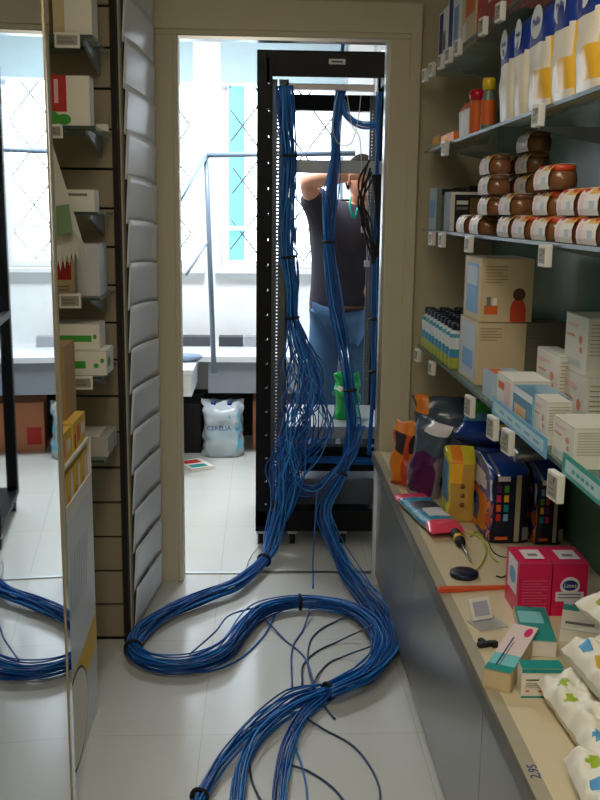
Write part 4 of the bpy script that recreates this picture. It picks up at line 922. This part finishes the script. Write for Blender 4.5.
# wipes packs
LEAF = M('lime_leaf_print', (150, 176, 40), .5); LEAF2 = M('mustard_leaf_print', (200, 170, 50), .5); DROP = M('blue_drop_print', (80, 150, 200), .5)
WF = M('white_wipes_film', (226, 222, 208), .5)
def wipes(x, y, z, rz, lab, sd, w=.13, l=.24, h=.085):
    """soft brick pack lying flat, printed with leaves and drops"""
    mb = MB(); nx, ny = 26, 34
    def P_(i, j, top):
        u, v = i / nx * 2 - 1, j / ny * 2 - 1
        e = (max(0, 1 - abs(u) ** 5) * max(0, 1 - abs(v) ** 7)) ** .5
        q = noise.noise_vector(Vector((u * 3 + sd, v * 4, sd))) * .014 + noise.noise_vector(Vector((u * 9 + sd, v * 11, sd))) * .004
        zz = h / 2 + (h / 2 * e if top else -h / 2 * e)
        return (u * w / 2 + q.x * .5, v * l / 2 + q.y * .5, zz + (q.z * e * (1.6 if top else 0)))
    vs = [P_(i, j, True) for j in range(ny + 1) for i in range(nx + 1)] + [P_(i, j, False) for j in range(ny + 1) for i in range(nx + 1)]
    fs = []; ms = []; off = (nx + 1) * (ny + 1); rn = random.Random(sd)
    spots = [(4 + (k % 3) * 8 + rn.uniform(-1, 1), 4 + (k // 3) * 11 + (k % 2) * 4, [LEAF, DROP, LEAF2, LEAF][(k + sd) % 4]) for k in range(9)]
    for j in range(ny):
        for i in range(nx):
            a = j * (nx + 1) + i; m = WF
            for sx, sy, sm in spots:
                if ((i - sx) / 1.7) ** 2 + ((j - sy) / 1.5) ** 2 < 1: m = sm
            fs.append((a, a + 1, a + nx + 2, a + nx + 1)); ms.append(m); fs.append((off + a, off + a + nx + 1, off + a + nx + 2, off + a + 1)); ms.append(WF)
    mb.add(vs, fs, ms, None, True)
    return mb.build('wipes_pack', None, lab, 'wipes pack', 'soft white wipes packs at the near end of the counter', loc=(x, y, z), rot=(0, 0, rz), sub=1)
wipes(.600, 1.52, CT, .05, 'white wipes pack with lime leaf print lowest at the counter front', 1, .15, .27, .062)
wipes(.565, 1.255, CT, -.05, 'white wipes pack with blue drop print nearest the viewer', 2, .17, .26, .07)
wipes(.655, 1.53, CT + .064, .10, 'white wipes pack lying in the second layer beneath the leafy one', 3, .16, .27, .066)
wipes(.665, 1.30, CT + .072, .0, 'white wipes pack in the near stack showing a blue drop', 4, .17, .26, .07)
wipes(.715, 1.60, CT + .132, .25, 'white wipes pack with lime leaf on top of the pile', 5, .17, .27, .062)

# ------------------------------------------------------------------ LEFT: LEAFLET RACK ON THE RETURN WALL
PK = M('translucent_grey_plastic', (240, 243, 248), .3, var=.03)
t = thing('leaflet_rack', 'tall column of empty grey plastic leaflet pockets beside the doorway', 'leaflet rack', (-.434, 3.285, 0))
MB().box((-.001, -.195, .01), (.004, .25, 2.66), M('rack_backing', (120, 118, 112), .5)).build('back_panel', t)
z = .02; pk = None
me0 = None
while z < 2.60:
    if me0 is None:
        mb = MB(); n_ = 12; vs = []; fs = []
        for j in range(7):
            v = j / 6
            for i in range(n_ + 1):
                u = i / n_
                x = .004 + .046 * u ** 1.2 + .014 * v * math.sin(math.pi * (.25 + .6 * u))
                vs.append((x, -.20 + .44 * u, v * .150 - .022 * v * u * u - .004))
        for j in range(6):
            for i in range(n_):
                a = j * (n_ + 1) + i; fs.append((a, a + 1, a + n_ + 2, a + n_ + 1))
        mb.add(vs, fs, PK, None, True); pk = mb.build('pocket', t); s_ = pk.modifiers.new('s', 'SOLIDIFY'); s_.thickness = .002; me0 = pk.data
    else:
        pk = pk.copy(); COL.objects.link(pk); pk.parent = t
    pk.location = (.004, 0, z); z += .1365
for y in (.245,): MB().box((.004, y, .01), (.014, y + .003, 2.66), PK).build('side_strip', t)
# ------------------------------------------------------------------ LEFT: GLASS SHELVES ON THE SLATTED WALL
LS = [1.888, 1.650, 1.417, 1.177, .949, .700]
for i, z in enumerate(LS):
    lab = 'glass shelf on the slatted wall, ' + ['topmost of six', 'second from the top', 'third from the top', 'fourth from the top', 'fifth from the top', 'lowest of six'][i]
    t = thing('slatwall_shelf', lab, 'shelf', (-.68, 2.9, z))
    MB().box((-.22, -.136, -.008), (.22, .138, 0), GLASS).build('shelf_panel', t); MB().box((-.22, -.140, -.008), (.22, -.136, 0), GLEDGE).build('front_edge', t)
    for x in (-.19, .19):
        MB().add([(x-.004, .139, -.009), (x+.004, .139, -.009), (x-.004, .139, -.07), (x+.004, .139, -.07), (x-.004, -.10, -.009), (x+.004, -.10, -.009), (x-.004, -.10, -.02), (x+.004, -.10, -.02)],
            [(0,1,5,4),(2,6,7,3),(0,4,6,2),(1,3,7,5),(4,5,7,6),(0,2,3,1)], GREYM).build('bracket', t)
def lbox(xr, w_, y, d_, z, h, lab, mat, pats=(), texts=(), name='medicine_carton', rz=0):
    return carton(name, lab, 'carton', w_, d_, h, mat, pats, texts, loc=(xr - w_ / 2, y + d_ / 2, z + .0005), rz=rz)
lbox(-.466, .105, 2.785, .10, LS[0], .20, 'white carton with yellow dot on the topmost slatwall shelf', PAPER, [('F', 0, .0, .30, 1, BEIGE), ('F', .3, .6, .9, .95, YEL, 'oval')])
lbox(-.585, .08, 2.80, .10, LS[0], .18, 'beige carton at the back end of the topmost slatwall shelf', BEIGE)
lbox(-.478, .185, 2.785, .07, LS[1], .135, 'white and red carton with green leaves on the second slatwall shelf', PAPER, [('F', .0, .28, .66, 1, RED), ('F', .30, .0, .55, .3, GRN, 'oval'), ('F', .50, .02, .72, .24, GRN, 'oval'), ('F', .48, .45, .54, .92, PALEP)])
lbox(-.452, .035, 2.93, .02, LS[1], .02, 'tiny white clip card at the right end of the second slatwall shelf', PAPER)
lbox(-.475, .20, 2.80, .08, LS[2], .062, 'flat white carton with green end on the third slatwall shelf', PAPER, [('F', 0, .0, .45, 1, GRN), ('F', .55, .7, .9, .82, GINK)])
lbox(-.470, .065, 2.82, .14, LS[3], .15, 'tall silver white carton on the fourth slatwall shelf', M('silver_white_card', (190, 192, 196), .4))
lbox(-.537, .16, 2.79, .09, LS[3], .105, 'cream carton with red print beside the silver one on the slatwall shelf', BEIGE, [('F', .2, .45, .95, .95, RED), ('F', .35, .55, .7, .8, M('brown_card', (60, 44, 30)), 'oval')] + lines('F', .1, .9, .08, .35, 3, GINK, .3))
lbox(-.450, .15, 2.78, .13, LS[4], .072, 'white carton with green stripe, lower of two on the fifth slatwall shelf', PAPER, [('F', .1, .28, .6, .58, GRN), ('F', .75, .3, .85, .5, GRN, 'oval'), ('F', .88, .5, .96, .7, GRN, 'oval'), ('R', .2, .3, .5, .7, GRN, 'oval')])
lbox(-.472, .15, 2.80, .11, LS[4] + .073, .075, 'white carton with green stripe stacked on its twin by the slatted wall', PAPER, [('F', .1, .3, .85, .55, GRN), ('F', .88, .4, .95, .6, GRN, 'oval')])
lbox(-.455, .10, 2.80, .18, LS[5], .055, 'pale grey flat carton on the lowest slatwall shelf', M('pale_grey_card', (170, 166, 156), .5), [('T', .1, .1, .7, .9, PAPER)])
lbox(-.560, .09, 2.80, .12, LS[5], .075, 'dark green carton beside the flat one on the lowest slatwall shelf', M('dark_green_card', (30, 70, 40), .5))
def ltag(px, py, Y, lab, w=.055, h=.040):
    p = aY(px, py, Y); t = thing('price_tag', lab, 'price tag', (p.x, Y, p.z - h / 2), .05, 'price tags on the slatwall shelves')
    MB().box((-w/2, 0, 0), (w/2, .006, h), TAGM).build('tag_case', t, bevel=.002)
    m = MB().box((-w/2 + .006, -.0008, .007), (w/2 - .006, -.0002, h - .007), TAGS); m.box((-w/2 + .010, -.0014, .012), (w/2 - .016, -.0008, .018), GINK); m.box((-w/2 + .010, -.0014, .022), (w/2 - .02, -.0008, .027), GINK)
    m.build('tag_display', t)
ltag(67, 40, 2.752, 'framed price tag on the topmost slatwall shelf edge', .068, .040); ltag(50, 131, 2.752, 'framed price tag on the slatwall shelf below the red carton', .068, .038)
ltag(70, 301, 2.752, 'framed price tag below the cream and red carton', .062, .042); ltag(83, 383, 2.752, 'framed price tag below the green striped cartons', .055, .040)
# jagged paper hanging
m = MB(); N = 7
top = [Vector((-.625, 2.757, 1.648)), Vector((-.590, 2.757, 1.648))]; A_, B_ = aY(56, 274, 2.62), aY(86, 255, 2.62)
ring = [top[0]] + [v for k in range(N) for v in (A_.lerp(B_, k / N), A_.lerp(B_, (k + .5) / N) + Vector((0, 0, .035)))] + [B_, top[1].lerp(B_, .5), top[1]]
ring = [Vector((v.x, v.y + .012 * math.sin(v.z * 30), v.z)) for v in ring]
cen = (top[0] + top[1] + A_ * 2 + B_ * 2) / 6; CLOTH = M('pale_grey_paper', (196, 196, 188), .8)
m.add([cen] + ring, [(0, i + 1, (i + 1) % len(ring) + 1) for i in range(len(ring))], CLOTH)
m.add([aY(56, 206, 2.612), aY(69, 204, 2.612), aY(73, 232, 2.612), aY(57, 236, 2.612)], [(0, 1, 2, 3)], M('faded_green_print', (110, 140, 100), .7))
o = m.build('paper_streamer', None, 'pale paper with zigzag lower edge hanging before the slatted wall', 'paper'); s_ = o.modifiers.new('s', 'SOLIDIFY'); s_.thickness = .002; recentre(o, top[0])
# ------------------------------------------------------------------ FLOOR DISPLAY
YC = M('yellow_card', (228, 182, 40), .5); DW = M('display_white_card', (206, 208, 208), .35); TAN = M('tan_card', (168, 132, 78), .7)
t = thing('floor_display', 'white and yellow cardboard floor display with an oval print behind the mirror edge', 'display stand', (-.62, 2.39, 0))
X1, YA, YB = .150, -.30, .21
m = MB(); m.box((-.15, YA, .0), (X1, YB, .67), DW); e = X1 + .0006
m.add([(e, YA, .16), (e, YB, .20), (e, YB, .30), (e, YA + .1, .26), (e, YA, .24)], [(0, 1, 2, 3, 4)], YC)
for q in range(7): m.add([(e, YA + .16 + q * .035, .42), (e, YA + .17 + q * .035, .42), (e, YA + .21 + q * .035, .58), (e, YA + .20 + q * .035, .58)], [(0, 1, 2, 3)], M('faint_blue_print', (176, 186, 198), .5))
def oval(cy, cz, ry, rz_, x, mt): m.add([(x, cy + ry * math.cos(k * math.pi / 16), cz + rz_ * math.sin(k * math.pi / 16)) for k in range(32)], [tuple(range(32))], mt)
oval(YA + .20, .135, .155, .130, e + .0004, INK); oval(YA + .203, .135, .146, .122, e + .0008, PAPER); m.box((X1 - .002, YA - .001, 0), (e + .0003, YA + .012, .64), INK)
m.build('display_body', t)
m = MB()
for a, b_, z0, z1 in ((.15, -.15, .67, .80),): 
    m.box((-.15, YA, .67), (-.145, YB, .81), PAPER); m.box((X1 - .004, YA, .67), (X1, YB, .71), PAPER); m.box((-.15, YB - .004, .67), (X1, YB, .81), PAPER); m.box((-.15, YA, .67), (X1, YA + .004, .70), YC)
m.build('tray', t)
m = MB().box((-.15, YA, .806), (X1, YB - .02, .815), PAPER); m.box((-.15, YB - .03, .67), (-.14, YB, .806), PAPER); m.build('tray_shelf', t)
for k in range(5):
    y = t.location.y + YA + .055 + k * .095
    carton('yellow_carton', 'small yellow and white carton on the lower display tray, %s from the viewer' % ORD[k], 'carton', .12, .085, .115, YC, [('R', .55, .1, .85, .9, PAPER), ('R', .1, .2, .3, .5, ORG)], loc=(-.62 + .085, y, .6708), group='yellow cartons on the lower display tray')
for k in range(2):
    carton('yellow_carton', 'large yellow carton on the upper display tray, %s' % ('nearer the viewer' if k == 0 else 'nearer the slatted wall'), 'carton', .16, .17, .075, YC, [('R', .3, .2, .5, .8, ORG), ('R', .1, .1, .2, .6, RED), ('R', .6, .3, .9, .7, PAPER)], loc=(-.62 + .065, 2.39 - .11 + .19 * k, .8158), group='large yellow cartons on the upper display tray')
carton('cardboard_box', 'plain tan cardboard box standing on the yellow display cartons', 'box', .14, .14, .19, TAN, loc=(-.57, 2.50, .8912))
# ------------------------------------------------------------------ MIRRORED CABINET DOOR
ang = math.radians(3.8)
t = thing('mirror_door', 'tall mirrored cabinet door with beige metal edge standing open at the aisle', 'mirror', (-.430, 2.06, 0), ang)
MIR = M('mirror_silvering', (214, 222, 224), .015, 1.0, var=.01, scale=2)
MB().box((-.012, -1.45, .02), (0, -.082, 2.5), MIR).build('mirror_panel', t)
PROF = M('beige_metal_profile', (176, 156, 120), .35, .5)
MB().box((-.012, -.082, .01), (.002, -.068, 2.5), PROF).build('edge_profile', t)
MB().box((-.012, -.068, .02), (-.001, 0, 2.5), MIR).build('bevelled_mirror_edge', t)
MB().box((-.030, -1.45, .01), (-.0165, 0, 2.5), WHITEG).build('door_back', t)
